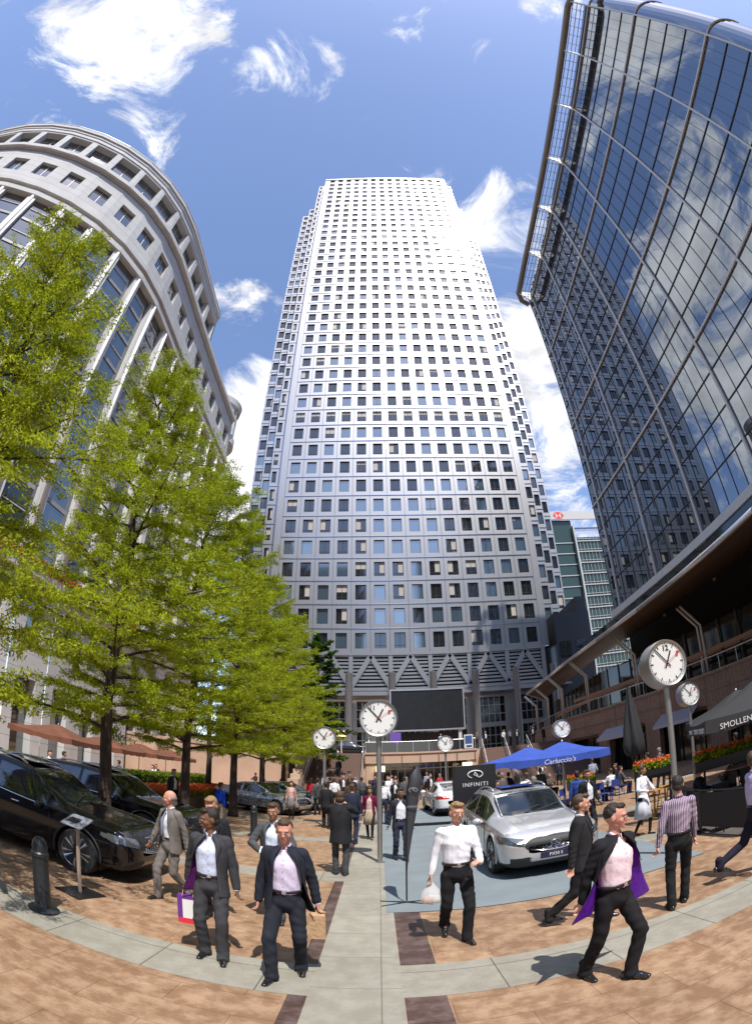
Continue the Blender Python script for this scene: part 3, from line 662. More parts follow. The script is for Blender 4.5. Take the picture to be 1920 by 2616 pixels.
def rail(parent, p0, p1, h=.95, n=6, r=.022):
    b = MB(); p0 = Vector(p0); p1 = Vector(p1); up = Vector((0, 0, h))
    b.tube([p0 + up, p1 + up], r * 1.3, 6); b.tube([p0 + up * .5, p1 + up * .5], r * .7, 5)
    for i in range(n + 1): q = p0.lerp(p1, i / n); b.tube([q, q + up], r, 5)
    return b.build('handrail', m_silver, parent)
for x in (-2.25, 2.25): rail(sA, (x, .2, .1), (x, 8.8, TH))
for x in (-4.6, -2.4, -.2): rail(sB, (x - .9, .2, .1), (x, 7.5, TH), n=7)
wl = thing('retaining_wall', 'smooth pink stone retaining wall behind the row of trees', 'wall', (-14, 44.6, 0))
b = MB(); b.box(-12, 7.3, 0, .6, 0, 3.7); b.box(-12, 7.3, -.08, .7, 3.7, 4.0); b.build('wall', m_stone2, wl)
b = MB(); b.box(6.2, 6.75, -.03, .0, .2, 2.6); b.build('door', m_black, wl)
ws = thing('stair_wall', 'pale curved stair wall stepping down left of the brown steps', 'wall', (-6.3, 38.6, 0))
b = MB()
for i in range(9): b.box(-.55 + .05 * i, .28, 1.0 * i, 1.0 * i + .98, 0, 1.3 + i * .40)
b.build('wall', material('cream_stone', (.50, .38, .27), .75, noise=.06, nscale=1, world=True), ws)
rw = thing('rusticated_wall', 'banded brown ashlar wall rising behind the left clock and trees', 'wall', (-11.5, 52.5, 0))
m_ash = brick_ground('ashlar', (.36, .27, .20), (.30, .22, .16), (.12, .09, .07), 1.6, .5, .05, nz=.25)
b = MB()
for i in range(9): b.box(-5.6, 5.4, 0, 3, 3.76 + i * .52, 3.76 + i * .52 + .40); b.box(-5.5, 5.3, .1, 2.9, 3.76 + i * .52 + .40, 3.76 + i * .52 + .52)
b.build('wall', m_ash, rw); b = MB(); b.box(1.2, 2.3, -.05, 0, 4.6, 6.4); b.box(-2.6, -1.5, -.05, 0, 4.6, 6.4); b.build('window', m_darkglass, rw)
tf = thing('terrace_front', 'pink stone terrace front with glazed doors and dark balustrade under the screen', 'terrace', (3.9, 48, 0))
b = MB(); b.box(-5.2, 5.2, -.25, -.01, 2.72, 3.62); b.box(-5.2, 5.2, -.35, -.01, 3.62, 3.80); b.box(-5.1, -4.3, -.1, .6, 0, 2.71); b.box(4.3, 5.1, -.1, .6, 0, 2.71); b.build('fascia', material('pink_fascia', (.50, .36, .27), .7, noise=.05, nscale=1), tf)
b = MB()
for i in range(7): b.box(-5.2 + i * 1.7, -5.16 + i * 1.7, -.37, -.255, 2.74, 3.6)
b.build('fascia_joint', m_riser, tf)
b = MB(); b.box(-4.3, 4.3, 2.6, 2.7, 0, 2.7); b.build('door_glass', m_darkglass, tf)
b = MB()
for i in range(13): x = -4.2 + i * .7; b.box(x - .03, x + .03, 2.5, 2.6, 0, 2.7)
b.box(-4.3, 4.3, 2.48, 2.6, 2.1, 2.2); b.build('door_frame', m_frame, tf)
b = MB(); b.box(-5.1, 5.1, -.12, -.09, 3.85, 4.75); b.build('balustrade_panel', material('smoked_glass', (.03, .03, .035), .1, 0, .8), tf)
b = MB(); b.tube([(-5.15, -.1, 4.82), (5.15, -.1, 4.82)], .035, 8)
for i in range(8): x = -5.1 + i * 1.457; b.box(x - .03, x + .03, -.14, -.06, 3.8, 4.8)
b.build('handrail', m_silver, tf)
# the big screen
sc = thing('outdoor_screen', 'large blank black video screen in a steel frame on the terrace', 'screen', (5.0, 52, 0))
b = MB(); b.box(-3.72, 3.72, 0, .5, 6.25, 10.45); b.build('display', material('led_screen', (.012, .012, .014), .35, noise=.3, nscale=1.5), sc)
b = MB()
for x0_, x1_, z0_, z1_ in ((-3.85, -3.70, 6.1, 10.6), (3.70, 3.85, 6.1, 10.6), (-3.70, 3.70, 10.44, 10.6), (-3.70, 3.70, 6.1, 6.26)): b.box(x0_, x1_, -.08, .55, z0_, z1_)
b.build('frame', m_silver, sc)
for x in (-3.3, 3.3): b = MB(); b.box(x - .16, x + .16, .1, .45, TH, 6.1); b.build('leg', m_frame, sc)
b = MB(); b.box(-3.2, 3.3, .6, 3.2, TH, 6.0); b.build('stage_box', m_dark, sc)
pbn = MB(); pbn.cbox((1.6, 49.2, 4.82), (1.05, .04, 2.0)); tag(pbn.build('hanging_banner', material('purple_fabric', (.16, .09, .42), .7)), 'plain purple banner standing behind the terrace balustrade', 'banner')
pt = thing('poster_board', 'small blue and white poster board at the right end of the balustrade', 'sign', (8.35, 47.7, TH)); b = MB(); b.box(-.42, .42, -.03, .03, .1, 1.45); b.build('board', m_white, pt); b = MB(); b.box(-.34, .34, -.045, -.031, .55, 1.35); b.box(-.25, .3, -.045, -.031, .2, .42); b.build('print', material('poster_blue', (.05, .10, .26), .5), pt)
# wall lanterns
m_lamp = material('lamp_glow', (.9, .75, .4), .5, emit=((1.0, .82, .42), 2.2))
for x, y, z, l in ((-3.5, 48.6, 5.7, 'lit yellow box lantern on a post at the top of the left steps'), (.1, 47.6, 2.2, 'lit yellow box lantern left of the doors under the terrace'), (8.1, 47.55, 2.2, 'lit yellow box lantern right of the doors under the terrace')):
    t_ = thing('lantern', l, 'lantern', (x, y, z), 0, 'yellow box lanterns'); b = MB(); b.box(-.42, .42, -.2, .1, -.26, .26); b.build('lamp_glass', m_lamp, t_)
    b = MB(); b.box(-.46, .46, -.22, .12, .262, .32); b.box(-.46, .46, -.22, .12, -.32, -.262)
    if z > 4: b.box(-.05, .05, -.1, 0, TH - z, -.32)
    else: b.box(-.1, .1, .1, .3, -.1, .1)
    b.build('frame', m_frame, t_)

# ------------------------------------------------------------------ trees
def leafmat(name, c, tr=.45):
    m = bpy.data.materials.new(name); m.use_nodes = True; t = m.node_tree; t.nodes.clear()
    o = t.nodes.new('ShaderNodeOutputMaterial'); d = t.nodes.new('ShaderNodeBsdfDiffuse'); r_ = t.nodes.new('ShaderNodeBsdfTranslucent'); x = t.nodes.new('ShaderNodeMixShader')
    g_ = t.nodes.new('ShaderNodeNewGeometry'); n = t.nodes.new('ShaderNodeTexNoise'); n.inputs['Scale'].default_value = 1.3; n.inputs['Detail'].default_value = 3; t.links.new(g_.outputs['Position'], n.inputs['Vector'])
    mp_ = t.nodes.new('ShaderNodeMapRange'); t.links.new(n.outputs[0], mp_.inputs[0]); mp_.inputs[1].default_value = .35; mp_.inputs[2].default_value = .65
    mx = t.nodes.new('ShaderNodeMix'); mx.data_type = 'RGBA'; t.links.new(mp_.outputs[0], mx.inputs[0]); mx.inputs[6].default_value = (c[0] * .85, c[1] * .78, c[2] * .8, 1); mx.inputs[7].default_value = (c[0] * 1.2, c[1] * 1.15, c[2], 1)
    t.links.new(mx.outputs[2], d.inputs[0]); t.links.new(mx.outputs[2], r_.inputs[0]); x.inputs[0].default_value = tr
    t.links.new(d.outputs[0], x.inputs[1]); t.links.new(r_.outputs[0], x.inputs[2]); t.links.new(x.outputs[0], o.inputs[0]); return m
m_leaf = leafmat('fresh_leaf', (.39, .49, .035)); m_leaf2 = leafmat('olive_leaf', (.25, .31, .03)); m_leafd = leafmat('dark_leaf', (.055, .12, .02), .3)
m_bark = material('bark', (.055, .036, .028), .95, noise=.35, nscale=9, bump=.8, bscale=22, stretch=(1, 1, .25))
def tree_meshes(seed, Ht, Rm, z0, nb, nleaf, leaf=(.085, .026), twigs=7, top=.25, up=.45, bl=.0):
    r = np.random.RandomState(seed); tr = MB(); lv = []; fi = []
    bend = [(r.uniform(-.12, .12) * i, r.uniform(-.12, .12) * i) for i in range(9)]
    cpts = [(bend[i][0] * .4, bend[i][1] * .4, Ht * i / 8) for i in range(9)]
    cent = lambda z: (np.interp(z, [c[2] for c in cpts], [c[0] for c in cpts]), np.interp(z, [c[2] for c in cpts], [c[1] for c in cpts]))
    tr.tube([(cpts[0][0], cpts[0][1], -.1)] + [(0, 0, .25)] + cpts[1:], [.26, .185] + [.15 * (1 - i / 8.3) + .008 for i in range(1, 9)], 10)
    tips = []
    for i in range(nb):
        f = (i + r.uniform(-.3, .3)) / nb; f = min(max(f, 0), 1); z = z0 + (Ht * .97 - z0) * f
        prof = (1 - f) ** .62 * (1 - top) + top * (1 - f * .55) if f > .18 else .72 + f * 1.3
        L = Rm * prof * r.uniform(.52, 1.22); a = i * 2.39996 + r.uniform(-.4, .4); c = cent(z)
        el = up * (.55 + .9 * f) + r.uniform(-.15, .15); pts = []
        for k in range(6):
            s = k / 5; pts.append(Vector((c[0] + math.cos(a) * L * s * math.cos(el), c[1] + math.sin(a) * L * s * math.cos(el), z + L * (math.sin(el) * s - .22 * s * s * (1 - f)))))
        tr.tube(pts, [.045 * (1 - f * .7) * (1 - k / 5.4) + .004 for k in range(6)], 5, cap=False)
        for j in range(twigs):
            s = .22 + .78 * (j + r.uniform(0, .9)) / twigs; s = min(s, 1); k = min(int(s * 5), 4); p = pts[k].lerp(pts[k + 1], s * 5 - k)
            for sgn in (-1, 1):
                ta = a + sgn * r.uniform(.5, 1.25); tl = (.25 + .34 * L * (1.15 - s)) * r.uniform(.6, 1.25); q = p + Vector((math.cos(ta) * tl, math.sin(ta) * tl, tl * r.uniform(-.25, .38)))
                tips.append((p, q))
    seg = tips
    for p, q in seg[::2]: tr.tube([p, q], [.009, .003], 3, cap=False)
    w = np.array([(q - p).length for p, q in seg]); w = w / w.sum(); idx = r.choice(len(seg), nleaf, p=w)
    P = np.array([p[:] for p, q in seg])[idx]; Q = np.array([q[:] for p, q in seg])[idx]; s = r.uniform(0, 1.08, (nleaf, 1))
    C = P + (Q - P) * s + r.normal(0, .055, (nleaf, 3)) * np.array([1, 1, .75]) + np.array([0, 0, -.03])
    d = r.normal(0, 1, (nleaf, 3)); d[:, 2] -= .25; d /= np.linalg.norm(d, axis=1)[:, None]
    e = np.cross(d, r.normal(0, 1, (nleaf, 3))); e /= np.linalg.norm(e, axis=1)[:, None]
    ll = leaf[0] * r.uniform(.6, 1.3, (nleaf, 1)); ww = leaf[1] * r.uniform(.7, 1.3, (nleaf, 1))
    V = np.stack([C - d * ll * .5, C + e * ww * .5, C + d * ll * .5, C - e * ww * .5], 1).reshape(-1, 3)
    me = bpy.data.meshes.new('crown'); me.vertices.add(nleaf * 4); me.vertices.foreach_set('co', V.ravel()); me.loops.add(nleaf * 4); me.loops.foreach_set('vertex_index', np.arange(nleaf * 4))
    me.polygons.add(nleaf); me.polygons.foreach_set('loop_start', np.arange(nleaf) * 4); me.polygons.foreach_set('loop_total', np.full(nleaf, 4))
    mi = (r.uniform(0, 1, nleaf) < .22).astype(int) 
    me.materials.append(m_leaf); me.materials.append(m_leaf2); me.polygons.foreach_set('material_index', mi); me.update()
    tm = tr.mesh('trunk', [m_bark], True); return tm, me
TREES = [tree_meshes(11, 12.3, 3.9, 2.45, 72, 138000, twigs=8, leaf=(.08, .027), top=.34), tree_meshes(23, 12.9, 3.75, 2.5, 76, 128000, twigs=8, leaf=(.08, .027), top=.34)]
lab = ['feathery green tree nearest the camera, its crown filling the left edge', 'feathery green tree with its trunk between the two black cars', 'feathery green tree behind the man in the light grey suit', 'feathery green tree with its trunk beside the parked silver cars', 'feathery green tree fourth along the row behind the silver cars', 'feathery green tree last in the row before the pink wall']
for i, (x, y, rz, s_) in enumerate([(-5.9, 4.0, .3, .88), (-5.7, 9.75, 1.9, 1.0), (-5.7, 14.6, 4.0, 1.0), (-5.68, 19.86, 2.6, 1.03), (-5.7, 25.1, .9, 1.0), (-5.75, 31.1, 5.1, .98)]):
    t_ = thing('tree', lab[i], 'tree', (x, y, 0), rz, 'row of feathery green trees'); t_.scale = (s_, s_, s_)
    for nm, me in zip(('trunk', 'crown'), TREES[i % 2]): o = bpy.data.objects.new(nm, me); COL.objects.link(o); o.parent = t_
def other_tree(label, x, y, rz, args, mats, sc=1.0):
    t_ = thing('tree', label, 'tree', (x, y, 0), rz); tm, cm = tree_meshes(*args[0], **args[1]); cm.materials.clear(); [cm.materials.append(m) for m in mats]
    for nm, me in (('trunk', tm), ('crown', cm)): o = bpy.data.objects.new(nm, me); COL.objects.link(o); o.parent = t_
other_tree('thin tall tree with sparse young leaves standing against the white cloud', -8.7, 25.6, 0, ((31, 19.5, 3.4, 8.0, 60, 9000), dict(leaf=(.10, .05), up=.8)), [m_leafd, m_leaf2])
other_tree('dark green broad leaved tree beside the left steps', -4.9, 41, 0, ((37, 13.5, 2.9, 3.2, 50, 26000), dict(leaf=(.17, .11), up=.4, top=.5)), [m_leafd, m_leaf])
for x, y in ((-5.7, 9.75), (-5.7, 14.6), (-5.68, 19.86), (-5.7, 25.1)):
    pass

# ------------------------------------------------------------------ hedges and flower beds on the left
def tuft(name, mats, boxes, n, leaf, seed, parent=None, fr=(.5,), upn=0):
    r = np.random.RandomState(seed); me = bpy.data.meshes.new(name); A = []
    vol = np.array([(b[1] - b[0]) * (b[3] - b[2]) * (b[5] - b[4]) for b in boxes]); idx = r.choice(len(boxes), n, p=vol / vol.sum()); B = np.array(boxes)[idx]
    C = np.stack([B[:, 0] + (B[:, 1] - B[:, 0]) * r.uniform(0, 1, n), B[:, 2] + (B[:, 3] - B[:, 2]) * r.uniform(0, 1, n), B[:, 4] + (B[:, 5] - B[:, 4]) * r.uniform(0, 1, n) ** .6 + r.normal(0, .02, n)], 1)
    d = r.normal(0, 1, (n, 3)); d[:, 2] += upn; d /= np.linalg.norm(d, axis=1)[:, None]; e = np.cross(d, r.normal(0, 1, (n, 3))); e /= np.linalg.norm(e, axis=1)[:, None]
    l_ = leaf * r.uniform(.6, 1.3, (n, 1)); V = np.stack([C - d * l_, C + e * l_ * .5, C + d * l_, C - e * l_ * .5], 1).reshape(-1, 3)
    me.from_pydata(V.tolist(), [], [(4 * i, 4 * i + 1, 4 * i + 2, 4 * i + 3) for i in range(n)])
    for m in mats: me.materials.append(m)
    cum = np.cumsum(fr); u = r.uniform(0, 1, n); me.polygons.foreach_set('material_index', np.minimum(np.searchsorted(cum, u), len(mats) - 1).astype(int))
    o = bpy.data.objects.new(name, me); COL.objects.link(o); o.parent = parent; return o
m_hedge = leafmat('hedge_leaf', (.10, .17, .02), .2); m_redfl = material('red_petals', (.75, .10, .02), .6); m_orfl = material('orange_petals', (.80, .22, .03), .6)
m_planter = material('timber_planter', (.20, .13, .08), .8, noise=.2, nscale=4)
for x0_, x1_, y0_, y1_, l in ((-9.9, -9.0, 8.2, 13.2, 'clipped hedge behind the nearer black car'), (-9.9, -9.0, 14.0, 27.0, 'long clipped hedge behind the trees and red flowers')):
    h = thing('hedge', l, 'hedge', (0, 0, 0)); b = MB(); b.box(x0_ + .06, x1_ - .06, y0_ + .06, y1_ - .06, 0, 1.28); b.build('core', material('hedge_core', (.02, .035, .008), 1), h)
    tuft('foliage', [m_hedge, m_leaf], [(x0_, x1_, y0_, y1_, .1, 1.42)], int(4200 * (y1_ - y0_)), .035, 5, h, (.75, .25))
for x0_, x1_, y0_, y1_, l in ((-8.9, -8.0, 9.5, 12.6, 'bed of red flowers behind the nearer black car'), (-8.9, -7.6, 14.2, 27.0, 'long bed of red flowers in a timber planter beside the trees')):
    h = thing('flower_bed', l, 'flower bed', (0, 0, 0)); b = MB(); b.box(x0_, x1_, y0_, y1_, 0, .55); b.build('planter', m_planter, h)
    o = tuft('leaves', [m_leaf, m_hedge], [(x0_, x1_, y0_, y1_, .5, .78)], int(2200 * (y1_ - y0_)), .04, 8, h, (.5, .5), 1); o['kind'] = 'stuff'
    o = tuft('flowers', [m_redfl, m_orfl], [(x0_, x1_, y0_, y1_, .68, .98)], int(1500 * (y1_ - y0_)), .035, 9, h, (.6, .4), .5); o['kind'] = 'stuff'
# planter troughs with red flowers on the ledge of the stone block
fb = thing('flower_trough', 'row of red flowers hanging over the stone ledge above the arcade', 'flower trough', (0, 0, 0))
b = MB(); bx = []
for i in range(0, NB - 3):
    p, q = BP[i], BP[i + 1]; u = Vector((q[0] - p[0], q[1] - p[1])).normalized(); n_ = Vector((-u.y, u.x)); n_ = -n_ if n_.x < 0 else n_
    b.cbox(((p[0] + q[0]) / 2 + n_.x * 1.05, (p[1] + q[1]) / 2 + n_.y * 1.05, 13.38), (.5, math.dist(p, q) - .3, .34), 0, Matrix.Rotation(math.atan2(u.y, u.x) - math.pi / 2, 3, 'Z'))
    for k in range(6): s = (k + .5) / 6; x = p[0] + (q[0] - p[0]) * s + n_.x * 1.15; y = p[1] + (q[1] - p[1]) * s + n_.y * 1.15; bx.append((x - .38, x + .38, y - .38, y + .38, 12.9, 13.95))
b.build('trough', m_planter, fb); o = tuft('flowers', [m_redfl, m_orfl, m_hedge], bx, 26000, .085, 4, fb, (.40, .14, .46)); o['kind'] = 'stuff'

# ------------------------------------------------------------------ clocks
m_face = material('clock_face', (.80, .81, .78), .35, coat=.3); m_pole = material('brushed_pole', (.36, .35, .34), .38, .75); m_red = material('signal_red', (.65, .02, .02), .5); m_ink = material('ink_black', (.01, .01, .011), .5)
CR = .42
def clock(label, x, y, zc, num, first=False):
    t_ = thing('street_clock', label, 'clock', (x, y, 0), 0, 'round station clocks on steel poles')
    b = MB(); b.lathe([(.058, 0), (.058, zc - CR)], 16); b.lathe([(.11, 0), (.11, .02)], 16); b.build('pole', m_pole, t_, angle=40)
    M_ = Matrix.Rotation(R(90), 4, 'X'); b = MB(); D = .17
    b.lathe([(CR - .035, -D + .03), (CR - .03, -D), (CR, -D - .015), (CR + .012, -D + .02), (CR + .012, D - .02), (CR, D + .015), (CR - .03, D), (CR - .035, D - .03)], 48, c=(0, 0, zc), M=M_); b.build('case', m_pole, t_, angle=30)
    for sgn in ((1, -1)):
        tmp = Matrix.Translation((0, 0, zc)) @ (Matrix.Rotation(math.pi, 4, 'Z') if sgn < 0 else Matrix.Identity(4)) 
        f = MB(); f.T = tmp; n = 48; f.add([(0, -D + .02, 0)] + [((CR - .025) * math.sin(2 * math.pi * k / n), -D + .02, (CR - .025) * math.cos(2 * math.pi * k / n)) for k in range(n)], [(0, k + 1, (k + 1) % n + 1) for k in range(n)])
        fo = f.build('dial', m_face, t_)
        k_ = MB(); k_.T = tmp
        for k in range(60):
            a = 2 * math.pi * k / 60; big = k % 5 == 0; l = .065 if big else .022; w = .017 if big else .008; r_ = CR - .052 - l / 2
            if big and k // 5 == num % 12: r_ = CR - .052 - .012; l = .024
            k_.cbox((r_ * math.sin(a), -D + .014, r_ * math.cos(a)), (w, .006, l), 0, Matrix.Rotation(a, 3, 'Y'))
        k_.build('tick_marks', m_ink, fo)
        hs_ = []
        for a, l, w, mi, yy in ((2 * math.pi * (53 / 60), CR * .86, .022, 0, -D + .004), (2 * math.pi * (12.88 / 12), CR * .56, .03, 0, -D + .009)):
            c_ = l / 2 - .05; h = MB(); h.T = tmp; h.build if False else None; h.cbox((c_ * math.sin(a), yy, c_ * math.cos(a)), (w, .004, l + .1), mi, Matrix.Rotation(a, 3, 'Y')); h.build('hand', m_ink, fo)
        h = MB(); h.T = tmp; a = R(58); h.cbox((.09 * math.sin(a), -D - .003, .09 * math.cos(a)), (.008, .003, .38), 1, Matrix.Rotation(a, 3, 'Y'))
        dd = []; rr = .034
        h.add([(.29 * math.sin(a) + rr * math.cos(q), -D - .005, .29 * math.cos(a) + rr * math.sin(q)) for q in np.linspace(0, 2 * math.pi, 15)[:-1]], [tuple(range(14))], 1)
        h.build('second_hand', [m_ink, m_red], fo)
        a = 2 * math.pi * num / 12; rr = CR - .15
        text_mesh(str(num), .145, 'numeral', m_ink, fo, tmp @ frame((rr * math.sin(a), -D + .012, rr * math.cos(a)), (1, 0, 0), (0, 0, 1)), .002, bold=.003)
clock('steel pole clock showing twelve, largest, in front of the dark parasols', 5.02, 7.85, 3.56, 12)
clock('steel pole clock on the centre path, showing eleven', 0.0, 11.55, 3.46, 11)
clock('steel pole clock near the trees, showing nine', -1.97, 18.8, 3.44, 9)
clock('smallest pole clock, far behind the tall banner, showing three', 3.42, 26.6, 3.5, 3)
clock('pole clock standing between the blue parasols and silver car, showing one', 8.35, 22.6, 3.5, 1)
clock('pole clock just right of the largest clock, showing two', 10.55, 15.1, 3.5, 2)

# ------------------------------------------------------------------ parasols
def parasol(label, x, y, rz, half, zed, zpk, m, text=None, name='parasol', group=None, tsize=.3, sides=4, val=.28, tm=None, tpos=(.5,)):
    t_ = thing(name, label, 'parasol', (x, y, 0), rz, group); b = MB(); b.tube([(0, 0, 0), (0, 0, zpk - .02)], .035, 8); b.build('pole', m_silver if m is not m_blackcloth else m_black, t_)
    b = MB(); b.box(-.4, .4, -.4, .4, 0, .09); b.build('base', m_black, t_)
    b = MB(); n = sides; cs = []
    for k in range(n):
        a = 2 * math.pi * (k + .5) / n; r_ = half / math.cos(math.pi / n); cs.append((r_ * math.cos(a), r_ * math.sin(a)))
    seg = 8
    for k in range(n):
        p, q = cs[k], cs[(k + 1) % n]
        for j in range(seg):
            a = [p[i] + (q[i] - p[i]) * j / seg for i in (0, 1)]; c = [p[i] + (q[i] - p[i]) * (j + 1) / seg for i in (0, 1)]
            sag = lambda s: -.05 * math.sin(math.pi * s) * (half / 2)
            s0, s1 = j / seg, (j + 1) / seg; tv = .06
            A_ = (a[0], a[1], zed + sag(s0)); C_ = (c[0], c[1], zed + sag(s1)); m0 = (a[0] * .5, a[1] * .5, (zed + zpk) / 2 - .06); m1 = (c[0] * .5, c[1] * .5, (zed + zpk) / 2 - .06); t0 = (a[0] * tv, a[1] * tv, zpk); t1 = (c[0] * tv, c[1] * tv, zpk)
            b.quad(A_, C_, m1, m0); b.quad(m0, m1, t1, t0); 
            sc_ = .05 * abs(math.sin(math.pi * s0 * 4)); sc1 = .05 * abs(math.sin(math.pi * s1 * 4))
            b.quad(A_, C_, (c[0] * 1.01, c[1] * 1.01, zed - val - sc1), (a[0] * 1.01, a[1] * 1.01, zed - val - sc_), 0)
    cn = b.build('canopy', m, t_, weld=True); sol = cn.modifiers.new('t', 'SOLIDIFY'); sol.thickness = .012
    for k in range(n): b = MB(); b.tube([(0, 0, zpk - .05), (cs[k][0] * .5, cs[k][1] * .5, (zed + zpk) / 2 - .10), (cs[k][0] * .99, cs[k][1] * .99, zed - .03)], .014, 4); b.tube([(0, 0, zed - .25), (cs[k][0] * .5, cs[k][1] * .5, (zed + zpk) / 2 - .12)], .012, 4); b.build('rib', m_frame, t_)
    b = MB(); b.ell((0, 0, zpk + .03), (.05, .05, .07)); b.build('finial', m_silver, t_, smooth=True)
    if text:
        for k in range(n):
          for fr_ in tpos:
            p, q = cs[k], cs[(k + 1) % n]; mid = ((p[0] + (q[0] - p[0]) * fr_) * 1.012, (p[1] + (q[1] - p[1]) * fr_) * 1.012, zed - val * .55 - .05 * (half / 2)); 
            text_mesh(text, tsize, 'lettering', tm or m_white, cn, frame(mid, (-(p[0] - q[0]), -(p[1] - q[1]), 0), (0, 0, 1)) @ Matrix.Translation((0, 0, .012)), .003, shear=.25 if text[1].islower() else 0)
    return t_
m_blackcloth = material('black_canvas', (.028, .028, .03), .85); m_bluecloth = material('blue_canvas', (.035, .085, .40), .8, noise=.12, nscale=2); m_rust = material('rust_canvas', (.15, .055, .028), .9, noise=.2, nscale=2)
parasol('blue square parasol with white script, nearer of the two by the far pole clock', 7.35, 19.9, R(-24), 1.9, 2.24, 2.78, m_bluecloth, "Carluccio's", group='blue cafe parasols', tsize=.27)
parasol('blue square parasol with white script, farther and more to the left', 6.8, 23.0, R(-24), 1.8, 2.26, 2.80, m_bluecloth, "Carluccio's", group='blue cafe parasols', tsize=.27)
parasol('large open black parasol with white lettering over the dark patio', 9.35, 9.35, R(-30), 2.2, 2.36, 3.2, m_blackcloth, "SMOLLENSKY'S", tsize=.17, group='open black parasols', tpos=(.2, .56, .85))
parasol('open black parasol further back under the brown wall', 13.0, 15.2, R(-20), 1.8, 2.5, 3.2, m_blackcloth, None, group='open black parasols')
for x, y, l in ((-17.0, 23.5, 'nearest'), (-17.0, 29.0, 'second'), (-17.2, 34.5, 'third'), (-17.4, 40.0, 'farthest')):
    parasol('%s of the rust orange parasols along the stone arcade' % l, x, y, .1, 2.1, 2.15, 2.75, m_rust, group='rust orange parasols')
# closed black parasols
for x, y, h_, l in ((7.35, 13.7, 4.0, 'tall furled black parasol left of the largest clock'),):
    t_ = thing('furled_parasol', l, 'parasol', (x, y, 0), 0, 'furled black parasols'); b = MB(); b.tube([(0, 0, 0), (0, 0, h_ + .05)], .035, 8); b.build('pole', m_black, t_)
    b = MB(); n = 20; vs = []; prof = [(h_, .03), (h_ - .25, .07), (h_ - .7, .14), (h_ - 1.3, .24), (h_ - 1.75, .30), (h_ - 2.0, .27), (h_ - 2.15, .16)]
    for z, r_ in prof:
        for k in range(n): a = 2 * math.pi * k / n; q = r_ * (1 + .28 * math.cos(5 * a + z)); vs.append((q * math.cos(a), q * math.sin(a), z))
    b.add(vs, [(i * n + k, i * n + (k + 1) % n, (i + 1) * n + (k + 1) % n, (i + 1) * n + k) for i in range(len(prof) - 1) for k in range(n)]); b.build('canopy', m_blackcloth, t_, smooth=True)
    b = MB(); b.box(-.35, .35, -.35, .35, 0, .08); b.build('base', m_black, t_)
# awnings on the brown building
def awning(label, i0, L_, m, text=None):
    p, t2 = along(PL, i0); q, _ = along(PL, i0 + L_); u = Vector((q[0] - p[0], q[1] - p[1], 0)).normalized(); n = Vector((u.y, -u.x, 0)); n = -n if n.x > 0 else n; p = Vector((*p, 0)); q = Vector((*q, 0)); Z = Vector((0, 0, 1))
    t_ = thing('awning', label, 'awning', p + n * .05, 0, 'shop awnings'); o_ = p + n * .05
    b = MB(); a = p - o_ + n * .02 + Z * 3.75; c = q - o_ + n * .02 + Z * 3.75; b.quad(a, c, c + n * 1.1 - Z * .75, a + n * 1.1 - Z * .75); b.quad(a + n * 1.1 - Z * .75, c + n * 1.1 - Z * .75, c + n * 1.1 - Z * .98, a + n * 1.1 - Z * .98)
    cn = b.build('canopy', m, t_, weld=True); sol = cn.modifiers.new('t', 'SOLIDIFY'); sol.thickness = .015
    b = MB(); b.tube([a + n * .02, a + n * 1.08 - Z * .78], .015, 5); b.tube([c + n * .02, c + n * 1.08 - Z * .78], .015, 5); b.build('arm', m_frame, t_)
m_aw = material('pale_awning', (.42, .42, .50), .7)
awning('pale lilac awning over the shop behind the blue parasols', 26.4, 4.2, m_aw); awning('blue awning between the two right hand clocks', 39.6, 4.2, m_bluecloth); awning('short pale awning at the far end of the brown building', 33.2, 3.6, m_aw)

# ------------------------------------------------------------------ patio of the restaurant on the right
sheet('patio_shade_sheet', [(6.15, 6.9), (30, 6.9), (30, 13.6), (7.6, 13.6), (6.15, 8.9)], .006, material('patio_shade_paint', (.10, .085, .075), .8, noise=.2, nscale=3))  # shade on the patio floor, put into a dark sheet
m_wood = material('honey_wood', (.50, .26, .05), .5, noise=.2, nscale=5); m_tabletop = material('reddish_tabletop', (.30, .12, .08), .35)
def stool(label, x, y, rz):
    t_ = thing('bar_stool', label, 'stool', (x, y, 0), rz, 'wooden bar stools'); b = MB(); b.lathe([(.0, .78), (.17, .78), (.18, .80), (.17, .83), (.0, .83)], 16); b.build('seat', m_wood, t_)
    for sx in (-1, 1):
        for sy in (-1, 1): b = MB(); b.tube([(.19 * sx, .19 * sy, 0), (.11 * sx, .11 * sy, .78)], .018, 6); b.build('leg', m_wood, t_)
    b = MB()
    for z, w in ((.25, .165), (.5, .14)):
        for a, c in (((-w, -w), (w, -w)), ((w, -w), (w, w)), ((w, w), (-w, w)), ((-w, w), (-w, -w))): b.tube([(*a, z), (*c, z)], .012, 5)
    b.build('footrest', m_wood, t_); return t_
def chair_tpl(mt, label, name='cafe_chair'):
    t_ = thing(name, label, 'chair', (0, 0, 0)); b = MB(); b.box(-.21, .21, -.21, .21, .43, .46); b.build('seat', mt, t_)
    b = MB(); b.box(-.21, .21, .20, .23, .60, .88)
    for s in (-.2, .2): b.tube([(s, .2, .44), (s, .23, .90)], .014, 5)
    b.build('backrest', mt, t_)
    for sx in (-1, 1):
        for sy in (-1, 1): b = MB(); b.tube([(.19 * sx, .19 * sy, .44), (.21 * sx, .22 * sy, 0)], .014, 5); b.build('leg', mt, t_)
    return t_
def place(src, used, loc, rz, label, group=None):
    t_ = src if not used[0] else copy_tree(src, None, kids_fast); used[0] = True; t_.location = loc; t_.rotation_euler = (0, 0, rz); t_['label'] = label
    if group: t_['group'] = group
    return t_
